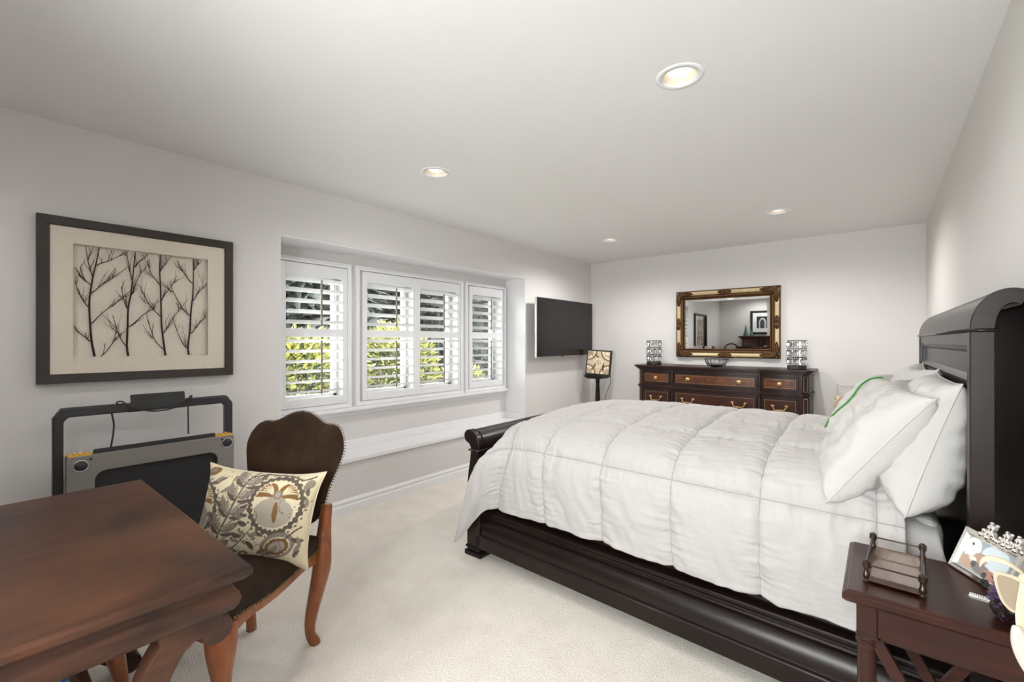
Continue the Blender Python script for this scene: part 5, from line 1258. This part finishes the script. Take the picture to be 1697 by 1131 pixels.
    bm = bmesh.new(); tube(bm, ring, 0.003, 6, closed=True); obj('seam', bm, M['cream'], o, smooth=True)
cushion()

# ================================================================== what the mirror shows of the other end of the room
def hutch():
    t = thing('hutch', 'dark carved wooden hutch behind the camera, seen in the mirror', 'cabinet', (-1.95, YF + 0.26, 0))
    w = 0.66
    obj('body', boxes((-w, w, -0.24, 0.20, 0.06, 0.80), (-w, w, -0.24, -0.22, 0.80, 1.40), (-w, -w + 0.03, -0.24, 0.10, 0.80, 1.40), (w - 0.03, w, -0.24, 0.10, 0.80, 1.40), (-w, w, -0.24, 0.22, 0.78, 0.82), (-0.28, -0.25, -0.24, 0.08, 0.80, 1.40), (0.25, 0.28, -0.24, 0.08, 0.8, 1.40), (-w - 0.02, w + 0.02, -0.24, 0.22, 0, 0.06)), M['hutch'], t, bevel=0.004)
    bm = bmesh.new(); frame_sweep(bm, -w, w, -0.24, 0.10, [(0, 1.39), (0.02, 1.40), (0.05, 1.43), (0.075, 1.445), (0.08, 1.46), (0.0, 1.47)], cap=True)
    for v in bm.verts: v.co.y = max(v.co.y, -0.25)
    obj('cornice', bm, M['hutch'], t)
    for x in (-0.455, 0.455):
        d = obj('door', boxes((x - 0.165, x + 0.165, 0.10, 0.12, 0.83, 1.38)), M['hutch'], t, bevel=0.004)
        bm = bmesh.new(); frame_sweep(bm, x - 0.10, x + 0.10, 0.90, 1.31, [(0, .12), (0, .128), (0.02, .132), (0.03, .12)], fn=lambda a, b, h: (a, h, b)); obj('raised_panel', bm, M['hutch'], d)
        bm = bmesh.new(); ball(bm, (x - 0.14 if x > 0 else x + 0.14, 0.135, 1.1), 0.012, 10); obj('knob', bm, M['brass'], d, smooth=True)
    for x in (-0.33, 0.33):
        d = obj('lower_door', boxes((x - 0.31, x + 0.31, 0.20, 0.22, 0.09, 0.76)), M['hutch'], t, bevel=0.004)
hutch()
def cone_tree(label, x, y, h, r):
    t = thing('cone_tree', label, 'ornament', (x, y, 1.471), group='green cone trees on the hutch')
    bm = bmesh.new(); n = 10; prof = [(0.0, 0), (r, 0), (r * 1.02, h * .03)]
    lathe(bm, prof + [(r * (1 - k / n) * (1.06 if k % 2 else 0.94), h * (0.05 + 0.95 * k / n)) for k in range(1, n)] + [(0, h)], n=16); obj('cone', bm, M['teal'], t, smooth=50)
cone_tree('tall green glazed cone tree on the hutch, seen in the mirror', -2.56, YF + 0.18, 0.30, 0.06)
cone_tree('short green glazed cone tree beside the tall one on the hutch', -2.44, YF + 0.16, 0.17, 0.045)
t = thing('gold_box', 'little gold box standing in the hutch niche, seen in the mirror', 'box', (-2.06, YF + 0.22, 0.82))
obj('box', boxes((-0.09, 0.09, -0.08, 0.08, 0.0, 0.42)), M['gilt'], t, bevel=0.006); obj('dial', boxes((-0.06, 0.06, 0.08, 0.084, 0.27, 0.39)), M['black'], t)
def arch_print():
    t = thing('framed_print', 'black framed black and white print above the hutch, seen in the mirror', 'picture', (-2.225, YF + 0.003, 1.80))
    w, h = 0.265, 0.285; F = lambda a, b, hh: (a, hh, b)
    bm = bmesh.new(); frame_sweep(bm, -w + .05, w - .05, -h + .05, h - .05, [(0, 0.0), (0, 0.022), (0.01, 0.03), (0.05, 0.03), (0.05, 0.0)], fn=F); obj('frame', bm, M['black'], t)
    bm = bmesh.new(); frame_sweep(bm, -.13, .13, -.145, .145, [(0, 0.012), (0, 0.016), (0.09, 0.016)], fn=F); obj('mat_board', bm, M['trim'], t)
    n = 50; bm = bmesh.new(); grid(bm, n, n, lambda u, v: (-.132 + .264 * u, 0.013, -.147 + .294 * v))
    cv = Canvas(100, 100, 1.0, S(26, 28, 30)); cv.ell(.5, .5, .30, .38, S(200, 205, 208)); cv.rect(.2, .8, 0, .5, S(200, 205, 208)); cv.ell(.48, .46, .18, .28, S(60, 62, 64)); cv.rect(.3, .66, 0, .46, S(70, 72, 74))
    for k in range(7): cv.line([(.24 + k * .09, .0), (.26 + k * .085, .5), (.30 + k * .07, .8)], .012, S(30, 32, 34))
    o = obj('print', bm, M['print_'], t); paint(o, lambda c, i: ((i // (n + 1)) / n, (i % (n + 1)) / n), cv)
arch_print()
t = thing('round_back_chair', 'dark round backed chair beside the hutch, only its top seen in the mirror', 'chair', (-2.87, YF + 0.42, 0))
bm = bmesh.new(); tube(bm, [(0.16 * math.cos(k * math.pi / 16), -0.16, 1.12 + 0.16 * math.sin(k * math.pi / 16)) for k in range(32)], 0.018, 8, closed=True); obj('backrest', bm, M['hutch'], t, smooth=True)
bm = boxes((-0.2, 0.2, -0.18, 0.2, 0.43, 0.47)); obj('seat', bm, M['velvet'], t, bevel=0.01)
for sx in (-1, 1):
    for sy in (-1, 1):
        bm = bmesh.new(); tube(bm, [(sx * .17, sy * .16, 0), (sx * .17, sy * .16, 0.44)] + ([(sx * .14, -.16, 1.03)] if sy < 0 else []), 0.018, 8, sq=.4); obj('leg', bm, M['hutch'], t)

# ================================================================== OUTSIDE THE WINDOW
struct(obj('ground', boxes((-40, XL - 0.46, -25, 40, -0.9, -0.7)), M['lawn']))
struct(obj('eave', boxes((-4.25, XL - 0.45, -1.5, 7.0, 2.30, 2.42), (-4.28, -4.22, -1.5, 7.0, 2.13, 2.45)), M['eave']))
def foliage(rnd, center, radii, count, size, droop=0.0, shape='ball'):
    bm = bmesh.new()
    for k in range(count):
        if shape == 'ball':
            d = Vector((rnd.gauss(0, 1), rnd.gauss(0, 1), rnd.gauss(0, 1))).normalized(); rr = rnd.uniform(.55, 1.0) ** .6 * (1 + 0.22 * mnoise.noise(d * 2.5 + Vector(center)))
            p = Vector((d.x * radii[0], d.y * radii[1], d.z * radii[2])) * rr; dirv = d
        elif shape == 'column':
            z = rnd.random(); a = rnd.uniform(0, 2 * math.pi); r = radii[0] * (1 - z ** 3) ** .6 * (0.85 + 0.15 * math.sin(z * 70)) * rnd.uniform(.75, 1.0)
            p = Vector((r * math.cos(a), r * math.sin(a), z * radii[2])); dirv = Vector((math.cos(a), math.sin(a), -0.35))
        else:
            z = rnd.random() ** 1.2; a = rnd.uniform(0, 2 * math.pi); r = radii[0] * (1 - z) * (0.75 + 0.25 * math.sin(z * 60)) * rnd.uniform(.6, 1.0)
            p = Vector((r * math.cos(a), r * math.sin(a), z * radii[2])); dirv = Vector((math.cos(a), math.sin(a), -0.35))
        p += Vector(center); s = size * rnd.uniform(.6, 1.3); tn = Vector((rnd.uniform(-1, 1), rnd.uniform(-1, 1), rnd.uniform(-1, 1)))
        ax = (dirv + tn * .7).normalized(); sd = ax.cross(Vector((rnd.uniform(-1, 1), rnd.uniform(-1, 1), 1))).normalized()
        vs = [bm.verts.new(q) for q in (p, p + ax * s + sd * s * .38, p + ax * s * 2.1, p + ax * s - sd * s * .38)]; bm.faces.new(vs)
    return bm
def plant(name, label, cat, base, radii, zc, count, size, m, seed, shape='ball', group=None, m2=None):
    rnd = random.Random(seed); t = thing(name, label, cat, base, group=group)
    obj('foliage', foliage(rnd, (0, 0, zc), radii, count, size, shape=shape), m, t)
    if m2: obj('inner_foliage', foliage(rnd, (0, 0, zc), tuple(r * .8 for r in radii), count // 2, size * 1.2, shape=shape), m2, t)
    bm = bmesh.new(); h = zc if shape == 'ball' else radii[2] * .8
    tube(bm, [(0, 0, 0), (0.03, 0, h * .5), (0, 0.02, h)], [0.09, 0.07, 0.03], 8); obj('trunk', bm, M['bark'], t, smooth=True)
G0 = -0.70
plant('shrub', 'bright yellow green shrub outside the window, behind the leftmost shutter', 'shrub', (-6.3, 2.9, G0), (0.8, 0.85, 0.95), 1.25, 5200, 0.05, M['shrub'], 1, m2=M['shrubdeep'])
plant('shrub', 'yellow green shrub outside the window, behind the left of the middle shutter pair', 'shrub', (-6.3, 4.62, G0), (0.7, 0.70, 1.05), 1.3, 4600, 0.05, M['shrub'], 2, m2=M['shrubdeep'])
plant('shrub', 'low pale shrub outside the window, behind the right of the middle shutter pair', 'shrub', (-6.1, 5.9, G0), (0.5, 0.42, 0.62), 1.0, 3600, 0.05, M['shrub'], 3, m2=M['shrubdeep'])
TREES = [(-9.8, 4.4, 'dark evergreen tree outside, nearest behind the bright shrub and leftmost shutter'), (-9.8, 8.8, 'dark evergreen tree outside, filling the tops of the middle shutters'),
         (-9.8, 13.2, 'dark evergreen tree outside, in the near row beyond the low pale shrub'), (-9.8, 17.6, 'dark evergreen tree outside, last of the near row past the house corner'),
         (-14.2, 9.4, 'dark evergreen tree outside, back row, in the gap behind the bright shrub'), (-14.2, 15.7, 'dark evergreen tree outside, back row, in the gap behind the middle shutters'), (-14.2, 22.0, 'dark evergreen tree outside, back row, farthest from the house')]
for i, (x, y, lb) in enumerate(TREES):
    plant('evergreen_tree', lb, 'tree', (x, y, G0), (1.6, 1.6, 11.0), 0, 16000, 0.30, M['pine'], 20 + i, shape='column', group='evergreens beyond the window')
